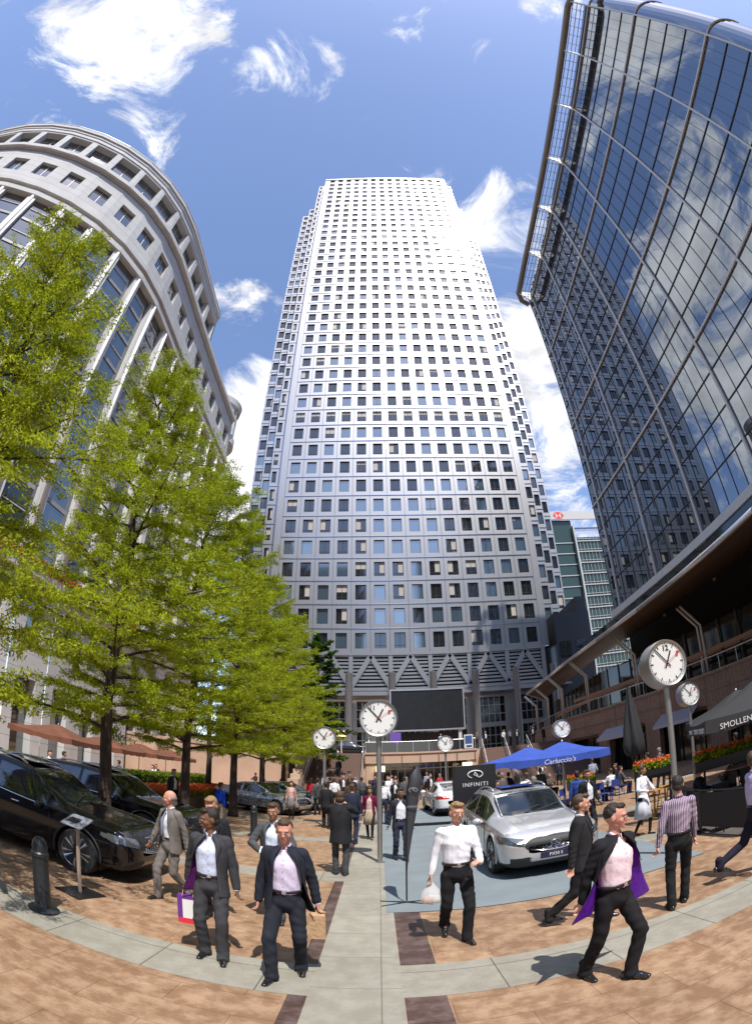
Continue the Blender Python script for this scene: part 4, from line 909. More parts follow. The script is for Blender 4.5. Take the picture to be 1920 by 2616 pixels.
def kids_fast(o): return [x for x in o.children]
m_bluechair = material('blue_chair_metal', (.04, .07, .30), .4, .2)
bt = stool('honey coloured bar stool nearest the woman in white', 7.05, 12.1, .2)
for i, (x, y, l) in enumerate(((7.55, 12.35, 'honey coloured bar stool behind the striped shirt man'), (8.1, 12.5, 'honey coloured bar stool right of the largest clock pole'), (7.3, 11.5, 'honey coloured bar stool closest to the patio edge'))):
    c = copy_tree(bt, None, kids_fast); c.location = (x, y, 0); c['label'] = l
def table(label, x, y, h, r_, mt, group):
    t_ = thing('cafe_table', label, 'table', (x, y, 0), 0, group); b = MB(); b.lathe([(0, h - .03), (r_, h - .03), (r_, h), (0, h)], 20); b.build('tabletop', mt, t_)
    b = MB(); b.lathe([(.22, 0), (.22, .02), (.03, .04), (.03, h - .03)], 12); b.build('pedestal', m_black, t_); return t_
table('tall reddish table among the stools under the black parasol', 7.7, 11.8, 1.08, .38, m_tabletop, 'patio tables'); table('tall reddish table under the flower trough on the patio', 8.0, 9.4, 1.08, .42, m_tabletop, 'patio tables'); table('reddish table at the right edge of the patio', 8.9, 8.4, 1.05, .4, m_tabletop, 'patio tables')
bc = chair_tpl(m_black, ''); ub = [False]; rk = random.Random(8)
names_ = ['beside the patio barrier', 'behind the patio barrier, second from the left', 'in the middle of the dark patio', 'near the parasol pole on the patio', 'at the reddish patio table', 'deep in the shade of the patio', 'at the patio edge nearest the camera', 'by the brown wall behind the patio', 'under the flower trough', 'right of the striped shirt man']
for i, (x, y) in enumerate([(6.6, 9.6), (7.1, 9.0), (7.4, 10.1), (8.2, 8.2), (8.4, 10.2), (9.4, 10.8), (7.3, 8.0), (10.6, 11.5), (8.9, 11.4), (6.55, 8.2)]): place(bc, ub, (x, y, 0), rk.uniform(0, 6.3), 'black metal chair ' + names_[i], 'black patio chairs')
def barrier(label, a, c_):
    L_ = math.dist(a, c_); t_ = thing('patio_barrier', label, 'barrier', (a[0], a[1], 0), math.atan2(c_[1] - a[1], c_[0] - a[0]), 'black canvas patio barriers')
    b = MB(); b.box(.05, L_ - .05, -.008, .008, .14, .88); b.build('canvas_panel', m_blackcloth, t_)
    b = MB(); b.tube([(0, 0, .92), (L_, 0, .92)], .018, 6)
    for x in (0.02, L_ - .02): b.tube([(x, 0, 0), (x, 0, .95)], .02, 6); b.box(x - .16, x + .16, -.16, .16, 0, .015)
    b.build('frame', m_black, t_)
barrier('black canvas barrier along the plaza side of the patio', (6.3, 8.9), (6.95, 10.9)); barrier('black canvas barrier behind the striped shirt man', (6.25, 8.8), (6.2, 7.0)); barrier('black canvas barrier running off the right edge', (6.3, 6.95), (8.6, 6.95))
def trough(label, x, y, z, L_, rz):
    t_ = thing('flower_trough', label, 'flower trough', (x, y, 0), rz, 'troughs of red tulips'); b = MB(); b.box(-L_ / 2, L_ / 2, -.15, .15, z - .16, z); b.box(-L_ / 2, L_ / 2, -.11, .11, z - .24, z - .161); b.build('trough', m_black, t_)
    b = MB(); 
    for s in (-.35, .35): b.tube([(s * L_, 0, 0), (s * L_, 0, z - .24)], .03, 6)
    b.build('post', m_black, t_)
    o = tuft('leaves', [m_leaf, m_hedge], [(-L_ / 2, L_ / 2, -.15, .15, z, z + .17)], int(1300 * L_), .045, 3, t_, (.6, .4), 1.2); o['kind'] = 'stuff'; o = tuft('flowers', [m_redfl, m_orfl], [(-L_ / 2, L_ / 2, -.15, .15, z + .12, z + .27)], int(420 * L_), .032, 6, t_, (.6, .4), .5); o['kind'] = 'stuff'
trough('trough of red tulips left of the largest clock pole', 6.75, 11.5, 1.46, 1.1, R(-25)); trough('longer trough of red tulips under the black parasol', 7.75, 9.75, 1.42, 1.55, R(-25)); trough('yellow green plant trough behind the man in the blue shirt', 6.3, 15.5, 1.25, .9, 0)

# ------------------------------------------------------------------ bollards, stands, banner, sign
def bollard(label, x, y, s=1.0):
    t_ = thing('bollard', label, 'bollard', (x, y, 0), 0, 'black cast iron bollards'); t_.scale = (s, s, s); b = MB()
    b.lathe([(.20, 0), (.20, .03), (.17, .05), (.115, .07), (.105, .10), (.10, .72), (.115, .74), (.115, .78), (.10, .80), (.10, .86), (.085, .93), (.05, .975), (0, .99)], 24); b.build('post', material('cast_iron', (.025, .03, .035), .4, .3, noise=.2, nscale=20, bump=.3), t_, angle=35)
bollard('black bollard with round top in the left foreground', -3.74, 4.85); bollard('black bollard in front of the silver cars', -3.65, 15.0); bollard('black bollard or bin beside the nose of the silver car', -3.25, 24.0, 1.15)
st_ = thing('information_stand', 'grey tilted information plate on a thin post beside the black car wheel', 'stand', (-3.93, 6.0, 0), R(-15))
b = MB(); b.box(-.25, .25, -.27, .27, 0, .018); b.build('base', m_black, st_); b = MB(); b.cbox((0, 0, .55), (.045, .03, 1.08)); b.build('post', material('tan_post', (.38, .30, .24), .5), st_)
b = MB(); b.cbox((0, -.02, 1.10), (.42, .30, .015), 0, Matrix.Rotation(R(28), 3, 'X')); pl_ = b.build('plate', material('grey_plate', (.30, .32, .38), .35, .3), st_)
b = MB(); b.cbox((-.04, -.03, 1.113), (.20, .12, .004), 0, Matrix.Rotation(R(28), 3, 'X')); b.build('print', m_ink, pl_)
fl = thing('feather_banner', 'tall narrow black feather banner on a crossed foot in the centre', 'banner', (.39, 7.85, 0), 0)
b = MB(); pole = [(0, 0, .05), (0, 0, 1.2), (.02, 0, 1.9), (.08, 0, 2.2), (.16, 0, 2.32)]; b.tube(pole, .013, 6); b.build('pole', m_black, fl)
b = MB(); zz_ = np.linspace(.45, 2.32, 26); L0 = []; R0 = []
for z in zz_:
    f = (z - .45) / 1.87; l_ = np.interp(z, [p[2] for p in pole], [p[0] for p in pole]) - .005; w = np.interp(f, [0, .15, .4, .75, .88, .95, 1.0], [.01, .03, .10, .20, .21, .15, .03]); L0.append((l_, 0, z)); R0.append((l_ + w, .03 * f, z))
for i in range(25): b.quad(L0[i], R0[i], R0[i + 1], L0[i + 1])
cl_ = b.build('flag', material('charcoal_fabric', (.045, .047, .055), .6), fl, smooth=True, weld=True); sm = cl_.modifiers.new('t', 'SOLIDIFY'); sm.thickness = .004
b = MB(); 
for a in (R(20), R(160), R(-25), R(205)): b.tube([(0, 0, .03), (.42 * math.cos(a), .42 * math.sin(a), .012)], .011, 5)
b.build('foot', m_black, fl)
m_chrome = material('bright_chrome', (.72, .72, .74), .12, 1.0); m_grey_print = material('grey_print', (.30, .30, .32), .5); m_wprint = material('white_print', (.75, .75, .76), .5)
def emblem(parent, M, w, m, th=.012, name='emblem'):
    """open oval with two lines meeting like a road vanishing inside it"""
    b = MB(); n = 40; h = w * .52; pts = []; a0, a1 = R(-62), R(242)
    for i in range(n + 1):
        a = a0 + (a1 - a0) * i / n; pts.append(M @ Vector((w / 2 * math.cos(a), h / 2 * math.sin(a), 0)))
    b.tube(pts, [w * (.028 + .02 * abs(math.sin(math.pi * i / n))) for i in range(n + 1)], 6)
    for s in (-1, 1): b.tube([M @ Vector((s * w / 2 * math.cos(a1) * -1 * -1 if s < 0 else w / 2 * math.cos(a0), h / 2 * math.sin(a0), 0)), M @ Vector((s * w * .10, h * .0, 0)), M @ Vector((0, h * .32, 0))], [w * .035, w * .035, w * .015], 6)
    return b.build(name, m, parent, smooth=True)
fM = frame((.115, -.02, 1.93), (1, 0, 0), (0, 0, 1)); emblem(cl_, fM, .13, m_grey_print); text_mesh('INFINITI', .05, 'lettering', m_grey_print, cl_, frame((.11, -.03, 1.66), (1, 0, 0), (0, 0, 1)), .003)
sg = thing('display_board', 'black free standing board with silver emblem and white brand lettering', 'sign', (2.62, 14.3, 0), R(4))
b = MB(); b.box(-.60, .60, -.12, .12, 0, 2.26); bo = b.build('board', material('black_board', (.013, .013, .015), .45), sg); bv = bo.modifiers.new('b', 'BEVEL'); bv.width = .015
emblem(bo, frame((0, -.14, 1.98), (1, 0, 0), (0, 0, 1)), .42, m_wprint); text_mesh('INFINITI', .165, 'lettering', m_wprint, bo, frame((0, -.13, 1.68), (1, 0, 0), (0, 0, 1)), .004, space=1.22)
pf = MB(); pf.box(.9, 6.0, 18.6, 25.4, .0, .12); pf.box(.92, 5.98, 18.62, 25.38, .121, .135, 1); tag(pf.build('display_platform', [m_black, m_mat]), 'low black platform carrying the white coupe', 'platform')
# ------------------------------------------------------------------ cars
def car_paint(name, col, metal=.3, rough=.28, wrap=None):
    m = material(name, col, rough, metal, coat=1.0 if max(col) > .05 else .5, spec=.5 if max(col) > .05 else .3)
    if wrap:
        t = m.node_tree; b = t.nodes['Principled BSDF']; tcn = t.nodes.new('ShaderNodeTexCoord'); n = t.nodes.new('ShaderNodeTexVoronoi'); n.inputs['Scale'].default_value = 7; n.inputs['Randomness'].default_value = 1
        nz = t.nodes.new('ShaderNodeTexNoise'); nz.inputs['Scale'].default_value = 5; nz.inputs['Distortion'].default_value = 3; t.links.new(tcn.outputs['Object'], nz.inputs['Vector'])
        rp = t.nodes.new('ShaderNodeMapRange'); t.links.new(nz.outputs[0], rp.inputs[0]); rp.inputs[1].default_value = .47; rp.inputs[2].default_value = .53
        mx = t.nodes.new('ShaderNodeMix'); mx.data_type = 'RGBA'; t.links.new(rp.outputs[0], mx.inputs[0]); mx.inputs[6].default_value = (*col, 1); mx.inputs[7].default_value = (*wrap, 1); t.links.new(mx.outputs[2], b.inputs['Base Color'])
    return m
m_cglass = material('car_glass', (.012, .016, .018), .03, 0, 1.0, ior=1.7); m_tyre = material('tyre_rubber', (.015, .015, .016), .8); m_alloy = material('alloy_rim', (.55, .55, .57), .22, .9); m_rimdk = material('dark_alloy_rim', (.10, .10, .11), .25, .8)
m_lens = material('lamp_lens', (.20, .21, .23), .10, .7, coat=1); m_lens2 = material('lamp_inner', (.06, .06, .07), .15, .5, coat=1); m_tail = material('tail_lamp_red', (.45, .01, .01), .15, coat=1); m_plast = material('black_plastic', (.018, .018, .02), .6); m_seat = material('seat_fabric', (.05, .04, .035), .8)
def interp(x, pts):
    xs = [p[0] for p in pts]; ys = [p[1] for p in pts]; x = np.asarray(x, float)
    # smooth (Catmull-Rom style) interpolation
    out = np.interp(x, xs, ys); d = .09
    return (np.interp(x - d, xs, ys) + out * 2 + np.interp(x + d, xs, ys)) / 4
CARS = {
 'suv': dict(L=4.86, W=1.93, H=1.66, wb=(1.44, -1.45), wr=.39, top=[(-2.43, .98), (-2.25, 1.20), (-1.95, 1.48), (-1.5, 1.60), (-.6, 1.66), (.05, 1.63), (.35, 1.57), (1.05, 1.13), (1.25, 1.10), (1.9, 1.02), (2.2, .93), (2.43, .78)], belt=[(-2.43, 1.12), (-1.5, 1.09), (1.1, .99), (2.43, .85)], ws=(.26, 1.10), rw=(-2.27, -1.85), sg=(-1.75, .80), roofw=.60),
 'sedan': dict(L=4.75, W=1.82, H=1.44, wb=(1.45, -1.40), wr=.345, top=[(-2.37, .88), (-2.25, 1.00), (-1.75, 1.06), (-1.15, 1.30), (-.7, 1.42), (-.1, 1.45), (.25, 1.40), (1.05, 1.00), (1.25, .96), (1.9, .87), (2.2, .78), (2.37, .62)], belt=[(-2.37, .98), (-1.5, .96), (1.1, .90), (2.37, .72)], ws=(.15, 1.08), rw=(-1.72, -.85), sg=(-1.25, .78), roofw=.62),
}
def make_car(label, kind, loc, rz, paint, group=None, rim=None, name='car', dark_trim=True, detail=True, cat='car', plate=None, fine=1):
    K = CARS[kind]; L2, W2 = K['L'] / 2, K['W'] / 2; t_ = thing(name, label, cat, loc, rz, group)
    xs = np.concatenate([-L2 + .42 * (1 - np.cos(np.linspace(0, math.pi / 2, 22))) ** 1.0, np.linspace(-L2 + .46, L2 - .50, 96 * (2 if fine > 1 else 1)), L2 - .46 * (1 - np.cos(np.linspace(math.pi / 2, 0, 70 if fine > 1 else 26)))])
    nj = 130 if fine > 1 else 64; rows = []; cls = []
    for x in xs:
        zt = float(interp(x, K['top'])); zb = float(interp(x, K['belt'])); z0 = .27
        e = max(0, (abs(x) - (L2 - .46)) / .46); s = (1 - min(e, 1) ** 3.2) ** (1 / 2.4) if e > 0 else 1
        wf = W2 * (1 - .05 * (x / L2) ** 4); zm = .60
        half = []; gh = max(0.0, zt - zb)
        # profile: underside centre -> sill -> waist -> belt -> roof edge -> roof centre
        P = [(0, z0 - .06), (wf * .80, z0 - .06), (wf * .955, z0 + .03), (wf * .985, .48), (wf * 1.0, .70), (wf * .985, min(zb - .12, .90)), (wf * .945, zb - .015)]
        if gh > .06: P += [(wf * .93, zb + .02), (wf * (.93 - (.93 - K['roofw'] - .09) * .80), zb + gh * .80), (wf * (K['roofw'] + .05), zb + gh * .955), (wf * K['roofw'] * .7, zt - .012), (0, zt)]
        else:
            zq = min(zb - .015, zt - .02); P[-1] = (wf * .93, zq); P[-2] = (wf * .985, min(zq - .10, .90)); P += [(wf * .86, zt - .018 + (0 if gh > 0 else 0)), (wf * .70, zt + .006), (wf * .5, zt + .012), (wf * .25, zt + .014), (0, zt + .012)]
        T = [0, .08, .12, .24, .34, .44, .52, .55, .72, .80, .90, 1.0]
        tt = np.linspace(0, 1, nj); yy = np.interp(tt, T, [p[0] for p in P]); zz_ = np.interp(tt, T, [p[1] for p in P])
        k = np.array([.25, .5, .25]); 
        for _ in range(1): yy[1:-1] = np.convolve(yy, k, 'same')[1:-1]; zz_[1:-1] = np.convolve(zz_, k, 'same')[1:-1]
        yy = yy * (.55 + .45 * s) if e > 0 else yy; zz_ = zm + (zz_ - zm) * (.25 + .75 * s) if e > 0 else zz_
        rows.append([(x, a, b_) for a, b_ in zip(yy, zz_)])
    paintf = MB(); parts = {k: MB() for k in ('windscreen', 'rear_window', 'side_window', 'headlight', 'tail_light', 'grille', 'lower_bumper', 'panel_gap')}
    wr = K['wr']; wa = wr + .065
    for side in (1, -1):
        for i in range(len(xs) - 1):
            for j in range(nj - 1):
                q = [rows[i][j], rows[i + 1][j], rows[i + 1][j + 1], rows[i][j + 1]]; q = [(a, b_ * side, c) for a, b_, c in q]
                if side < 0: q = q[::-1]
                cx = sum(p[0] for p in q) / 4; cy = abs(sum(p[1] for p in q) / 4); cz = sum(p[2] for p in q) / 4; t = (j + .5) / (nj - 1)
                if any((cx - w) ** 2 + (cz - wr) ** 2 < wa ** 2 for w in K['wb']) and t < .42 and cy > .45: continue
                zb = float(interp(cx, K['belt'])); zt = float(interp(cx, K['top'])); key = None
                fx = cx - (L2 - .46)
                if zt - zb > .09 and .56 < t < .775 and K['sg'][0] < cx < K['sg'][1] and cz > zb + .035:
                    if abs(cx + .50) > .045: key = 'side_window'
                    # front and rear slant of the side glass
                    if cz > zb + (zt - zb) * .8: key = None
                if t > .80 - .03 and K['ws'][0] < cx < K['ws'][1] and cy < W2 * (.62 + .24 * (cx - K['ws'][0])): key = 'windscreen'
                if t > .77 and K['rw'][0] < cx < K['rw'][1] and cy < W2 * .60: key = 'rear_window'
                if fx > -.10 and cx > 0:
                    if .64 + .22 * (cy - .56) < cz < .80 + .16 * (cy - .56) and .56 < cy < .93 and cz < zt - .03: key = 'headlight'
                    if (cy / .56) ** 4 + ((cz - .665) / .135) ** 2 < 1 and fx > .1: key = 'grille'
                    if cz < .34 and fx > .05: key = 'lower_bumper'
                    if .34 <= cz < .44 and .45 < cy < .8 and fx > .25: key = 'lower_bumper'
                if cx < -(L2 - .42):
                    if (.80 if kind == 'suv' else .74) < cz < (.95 if kind == 'suv' else .88) and cy > .42: key = 'tail_light'
                    if cz < .36: key = 'lower_bumper'
                if cz < .315 and dark_trim and -2 < cx < 2: key = 'lower_bumper'
                (paintf if key is None else parts[key]).add(q, [(0, 1, 2, 3)])
    def weld(mb, nm, mt, parent, off=0.0):
        if not mb.f: return None
        me = mb.mesh(nm, [mt], True); bm = bmesh.new(); bm.from_mesh(me); bmesh.ops.remove_doubles(bm, verts=bm.verts, dist=.0008)
        bm.normal_update()
        if off:
            for v in bm.verts: v.co += v.normal * off
        bm.to_mesh(me); bm.free(); o = bpy.data.objects.new(nm, me); COL.objects.link(o); o.parent = parent; return o
    body = weld(paintf, 'body', paint, t_)
    weld(parts['windscreen'], 'windscreen', m_cglass, t_); weld(parts['rear_window'], 'rear_window', m_cglass, t_)
    def split_side(mb, nm, mt, sub=None):
        for s in (1, -1):
            a = MB()
            for f in mb.f:
                v = [mb.v[i] for i in f]
                if sum(p[1] for p in v) * s > 0: a.add(v, [(0, 1, 2, 3)])
            weld(a, nm, mt, t_, .002)
    for w in K['wb']:
        for s in (1, -1):
            b = MB(); b.tube([(w + wa * math.cos(a), s * W2 * (.975 - .03 * abs(math.sin(a * 2 - math.pi / 2)) * 0), wr + wa * math.sin(a)) for a in np.linspace(-.22, math.pi + .22, 24)], .022, 6); b.build('arch_trim', m_plast if dark_trim and kind == 'suv' and paint is not m_carsilver else paint, t_, smooth=True)
    split_side(parts['side_window'], 'side_window', m_cglass); split_side(parts['headlight'], 'headlight', m_lens); split_side(parts['tail_light'], 'tail_light', m_tail)
    gr = weld(parts['grille'], 'grille', m_plast, t_, -.004); weld(parts['lower_bumper'], 'bumper', m_plast, t_)
    # grille bars: chrome surround and wavy mesh
    if gr:
        b = MB(); xf = L2 - .02
        for k in range(7):
            z = .555 + k * .036; n = 30; ym = .53 * (max(0, 1 - ((z - .665) / .14) ** 2)) ** .25; pts = []
            for i in range(n + 1): y = -ym + 2 * ym * i / n; pts.append((xf - .13 * (abs(y) / .5) ** 3 - (.02 if z > .70 else 0) + .012 - .10 * max(0, (z - .66) / .12) ** 2, y, z + .010 * math.sin(i * 1.9 + k * 1.6)))
            b.tube(pts, .0065, 4)
        for k in range(15): y = -.49 + .98 * k / 14; b.tube([(xf - .13 * (abs(y) / .5) ** 3 + .006, y + .02 * math.sin(k), .55), (xf - .13 * (abs(y) / .5) ** 3 - .05, y - .01, .77)], .006, 4)
        b.build('grille_mesh', m_chrome, gr)
        b = MB(); n = 40
        pts = [(xf - .13 * (abs(.54 * math.cos(a)) / .5) ** 3 + .012 - .07 * max(0, math.sin(a)), .56 * math.cos(a), .665 + .14 * math.sin(a)) for a in np.linspace(0, 2 * math.pi, n + 1)]; b.tube(pts, .014, 6); b.build('grille_surround', m_chrome, gr, smooth=True)
        emblem(gr, frame((xf + .02, 0, .67), (0, 1, 0), (0, 0, 1)), .17, m_chrome)
        for s in (1, -1):
            b = MB(); b.ell((L2 - .22, s * .70, .73), (.05, .085, .035), 0); b.build('projector', m_lens2, t_, smooth=True)
            b = MB(); b.ell((L2 - .155, s * .68, .40), (.03, .055, .04), 0); b.build('fog_lamp', m_lens, t_, smooth=True)
        if plate:
            b = MB(); b.cbox((xf + .02, 0, .44), (.015, .56, .12)); po = b.build('number_plate', material('plate_black', (.02, .015, .05), .4), t_); text_mesh(plate, .085, 'lettering', m_wprint, po, frame((xf + .031, 0, .44), (0, 1, 0), (0, 0, 1)), .001)
    # wheels
    for w in K['wb']:
        for s in (1, -1):
            o = thing('wheel', None, None, (w, s * (W2 - .125), wr)); o.parent = t_
            My = Matrix.Rotation(R(90), 4, 'X') if s < 0 else Matrix.Rotation(R(-90), 4, 'X')
            b = MB(); b.lathe([(wr * .72, -.11), (wr * .93, -.115), (wr * .985, -.08), (wr, -.03), (wr, .03), (wr * .985, .08), (wr * .93, .115), (wr * .72, .11)], 40, M=My); b.build('tyre', m_tyre, o, angle=50)
            b = MB(); b.lathe([(wr * .74, .10), (wr * .72, .115), (wr * .69, .10), (wr * .66, .02), (wr * .2, .0), (wr * .2, -.02)], 36, M=My)
            for k in range(10):
                a = 2 * math.pi * (k + (.16 if k % 2 else -.16)) / 10; p = [(wr * .12 * math.cos(a), wr * .12 * math.sin(a), .075), (wr * .69 * math.cos(a), wr * .69 * math.sin(a), .095)]; p = [tuple((My @ Vector(q))) for q in p]; b.tube(p, [.034, .030], 6)
            b.lathe([(0, .10), (wr * .14, .09), (wr * .17, .05)], 16, M=My); b.build('rim', rim or m_alloy, o, angle=40)
    # dark wheel housings and underbody
    b = MB()
    b.box(-L2 + .35, L2 - .35, -W2 + .34, W2 - .34, .18, .55)
    for w in K['wb']:
        n = 14
        for s in (1, -1):
            pr = [(w + (wa + .004) * math.cos(a), wr + (wa + .004) * math.sin(a)) for a in np.linspace(-.5, math.pi + .5, n)]
            for i in range(n - 1): b.quad((pr[i][0], s * (W2 - .03), pr[i][1]), (pr[i + 1][0], s * (W2 - .03), pr[i + 1][1]), (pr[i + 1][0], s * .45, pr[i + 1][1]), (pr[i][0], s * .45, pr[i][1]))
    b.build('underbody', m_plast, t_)
    if detail:
        for s in (1, -1):
            b = MB(); b.ell((.78, s * (W2 + .10), 1.03 if kind == 'suv' else .95), (.075, .12, .075), 0, n=16); mo = b.build('mirror', paint, t_, smooth=True)
            b = MB(); b.cbox((.80, s * (W2 - .03), .98 if kind == 'suv' else .90), (.08, .14, .03)); b.build('bracket', m_plast, mo)
            zb = K['belt'][1][1]
            b = MB(); pts = [(x, s * (W2 * .955 + .004), float(interp(x, K['belt'])) + .012) for x in np.linspace(K['sg'][0], K['sg'][1], 12)]; b.tube(pts, .010, 5); b.build('chrome_strip', m_chrome, t_)
            for x in (.15, -.85): b = MB(); b.tube([(x - .09, s * (W2 * .995 + .02), zb - .16), (x + .09, s * (W2 * .995 + .02), zb - .155)], .014, 6); b.build('door_handle', m_chrome if paint is not m_carwhite else paint, t_, smooth=True)
            b = MB()
            for x in (.92, -.48): b.tube([(x, s * (W2 * .992 + .002), .36), (x, s * (W2 + .003), .62), (x - .02, s * (W2 * .99), zb - .10)], .005, 4)
            if kind == 'suv': b.tube([(-1.18, s * (W2 * .992 + .002), .60), (-1.0, s * (W2 + .0), zb - .1)], .005, 4)
            b.build('door_gap', m_plast, t_)
            if kind == 'suv':
                b = MB(); pts = [(x, s * W2 * .60, float(interp(x, K['top'])) + (.045 if -1.6 < x < -.02 else .0)) for x in (-1.75, -1.6, -1.1, -.6, -.1, .1)]; b.tube(pts, .02, 6); b.build('roof_rail', m_silver, t_, smooth=True)
        if kind == 'suv': b = MB(); b.box(-.75, .12, -.38, .38, 1.655, 1.672); b.build('sunroof', m_cglass, t_)
        for s in (-.32, .1): b = MB(); xw = K['ws'][1] - .04; b.tube([(xw, s, float(interp(xw, K['top'])) + .03), (xw - .16, s + .5, float(interp(xw - .16, K['top'])) + .035)], .008, 4); b.build('wiper', m_plast, t_)
    return t_
m_carblack = car_paint('black_car_paint', (.003, .003, .005), .0, .12); m_carsilver = car_paint('silver_car_paint', (.58, .585, .60), .55, .30); m_carwhite = car_paint('white_car_paint', (.74, .75, .76), 0, .3)
m_carwrap = car_paint('patterned_silver_wrap', (.50, .50, .50), .3, .3, wrap=(.16, .17, .16))  # silver wrap; tree reflections put into its blotched second colour
make_car('nearest black off-road car showing its front wheel, left foreground', 'suv', (-6.0, 7.85, 0), R(0), m_carblack, 'display cars', rim=m_alloy)
make_car('second black car, behind the tree trunk and the first black car', 'suv', (-6.6, 11.75, 0), R(-3), m_carblack, 'display cars', rim=m_alloy)
make_car('large silver off-road car facing the camera on the grey carpet', 'suv', (2.98, 11.0, .012), R(-90), m_carsilver, 'display cars', plate='FX50 S', fine=2)
make_car('white coupe seen from behind, half hidden by the black display board', 'sedan', (3.0, 22.6, .14), R(93), m_carwhite, 'display cars')
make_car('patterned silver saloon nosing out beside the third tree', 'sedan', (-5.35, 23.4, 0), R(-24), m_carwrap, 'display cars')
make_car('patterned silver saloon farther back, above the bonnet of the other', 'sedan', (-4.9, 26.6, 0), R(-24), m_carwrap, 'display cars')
make_car('small dark car parked on the upper terrace above the left steps', 'sedan', (-3.0, 54.0, TH), R(4), m_carblack, detail=False)
# ------------------------------------------------------------------ people
def remesh(mb, name, mats, parent, voxel, smooth=4, factor=.5, disp=None):
    me = mb.mesh('tmp', [m_dark]); o = bpy.data.objects.new('tmp', me); COL.objects.link(o)
    rm = o.modifiers.new('r', 'REMESH'); rm.mode = 'VOXEL'; rm.voxel_size = voxel; rm.use_smooth_shade = True
    if smooth: s_ = o.modifiers.new('s', 'SMOOTH'); s_.iterations = smooth; s_.factor = factor
    dg = bpy.context.evaluated_depsgraph_get(); dg.update(); nm = bpy.data.meshes.new_from_object(o.evaluated_get(dg)); bpy.data.objects.remove(o); bpy.data.meshes.remove(me)
    if disp is not None:
        n = len(nm.vertices); co = np.empty(n * 3); nm.vertices.foreach_get('co', co); co = co.reshape(-1, 3); no = np.empty(n * 3); nm.vertices.foreach_get('normal', no); no = no.reshape(-1, 3)
        co += no * disp(co)[:, None]; nm.vertices.foreach_set('co', co.ravel())
    nm.materials.clear()
    for m in (mats if isinstance(mats, (list, tuple)) else [mats]): nm.materials.append(m)
    nm.polygons.foreach_set('use_smooth', [True] * len(nm.polygons)); nm.name = name; nm.update()
    r = bpy.data.objects.new(name, nm); COL.objects.link(r); r.parent = parent; return r
def folds(amp, fx=9, fz=14, seed=0):
    def f(co):
        x, y, z = co.T; return amp * (.7 * np.sin(fz * z * 2.6 + 16 * x + 9 * y + seed + 2.6 * np.sin(fx * x * 1.6 + 5 * z)) * np.sin(fx * y * 2.6 + 7 * z + 11 * x + seed * 1.7) + .45 * np.sin(52 * z + 31 * x * np.sin(6 * z + seed) + 22 * y + seed))
    return f
def ik(a, b, l1, l2, pole):
    a = Vector(a); b = Vector(b); d = b - a; L = min(d.length, (l1 + l2) * .995); d.normalize(); b = a + d * L
    h = (l1 * l1 - l2 * l2 + L * L) / (2 * L); r_ = math.sqrt(max(l1 * l1 - h * h, 0)); p = Vector(pole); p = (p - d * p.dot(d)).normalized()
    return a + d * h + p * r_, b
def skinmat(name, c): return material(name, c, .5, spec=.35, noise=.08, nscale=14)
SKIN = dict(fair=skinmat('fair_skin', (.58, .31, .22)), tan=skinmat('tanned_skin', (.40, .20, .12)), brown=skinmat('brown_skin', (.20, .095, .055)), pink=skinmat('ruddy_skin', (.62, .30, .22)))
HAIR = dict(dark=material('dark_hair', (.018, .012, .009), .5, noise=.4, nscale=60, bump=.5, bscale=120), brown=material('brown_hair', (.07, .038, .02), .5, noise=.35, nscale=60, bump=.5, bscale=120), blond=material('blond_hair', (.30, .18, .08), .5, noise=.25, nscale=60, bump=.5, bscale=120), grey=material('grey_hair', (.22, .19, .165), .55, noise=.25, nscale=60, bump=.5, bscale=120))
_cloth = {}
def cloth(c, rough=.85, name='wool_cloth', stripe=None, bump=.12):
    k = (tuple(round(v, 3) for v in c), name, stripe)
    if k in _cloth: return _cloth[k]
    m = material(name, c, rough, spec=.15, noise=.05 if 'shirt' in name else .16, nscale=7, bump=bump * 2, bscale=22, stretch=(1, 1, .55))
    if stripe:
        t = m.node_tree; b = t.nodes['Principled BSDF']; tcn = t.nodes.new('ShaderNodeTexCoord'); w = t.nodes.new('ShaderNodeTexWave'); w.wave_type = 'BANDS'; w.bands_direction = 'X'; w.inputs['Scale'].default_value = stripe[1]; w.inputs['Distortion'].default_value = .6; t.links.new(tcn.outputs['Object'], w.inputs['Vector'])
        rp = t.nodes.new('ShaderNodeMapRange'); t.links.new(w.outputs['Fac'], rp.inputs[0]); rp.inputs[1].default_value = .45; rp.inputs[2].default_value = .55
        mx = t.nodes.new('ShaderNodeMix'); mx.data_type = 'RGBA'; t.links.new(rp.outputs[0], mx.inputs[0]); mx.inputs[6].default_value = (*c, 1); mx.inputs[7].default_value = (*stripe[0], 1); t.links.new(mx.outputs[2], b.inputs['Base Color'])
    _cloth[k] = m; return m
m_shoe = material('black_leather', (.012, .011, .011), .22, coat=.5); m_eye = material('eye_dark', (.02, .015, .012), .2); m_eyew = material('eye_white', (.7, .68, .65), .3); m_lip = material('lips', (.42, .14, .11), .5); m_belt = material('belt_leather', (.02, .014, .018), .4)
m_brow = material('brow', (.06, .035, .02), .8)

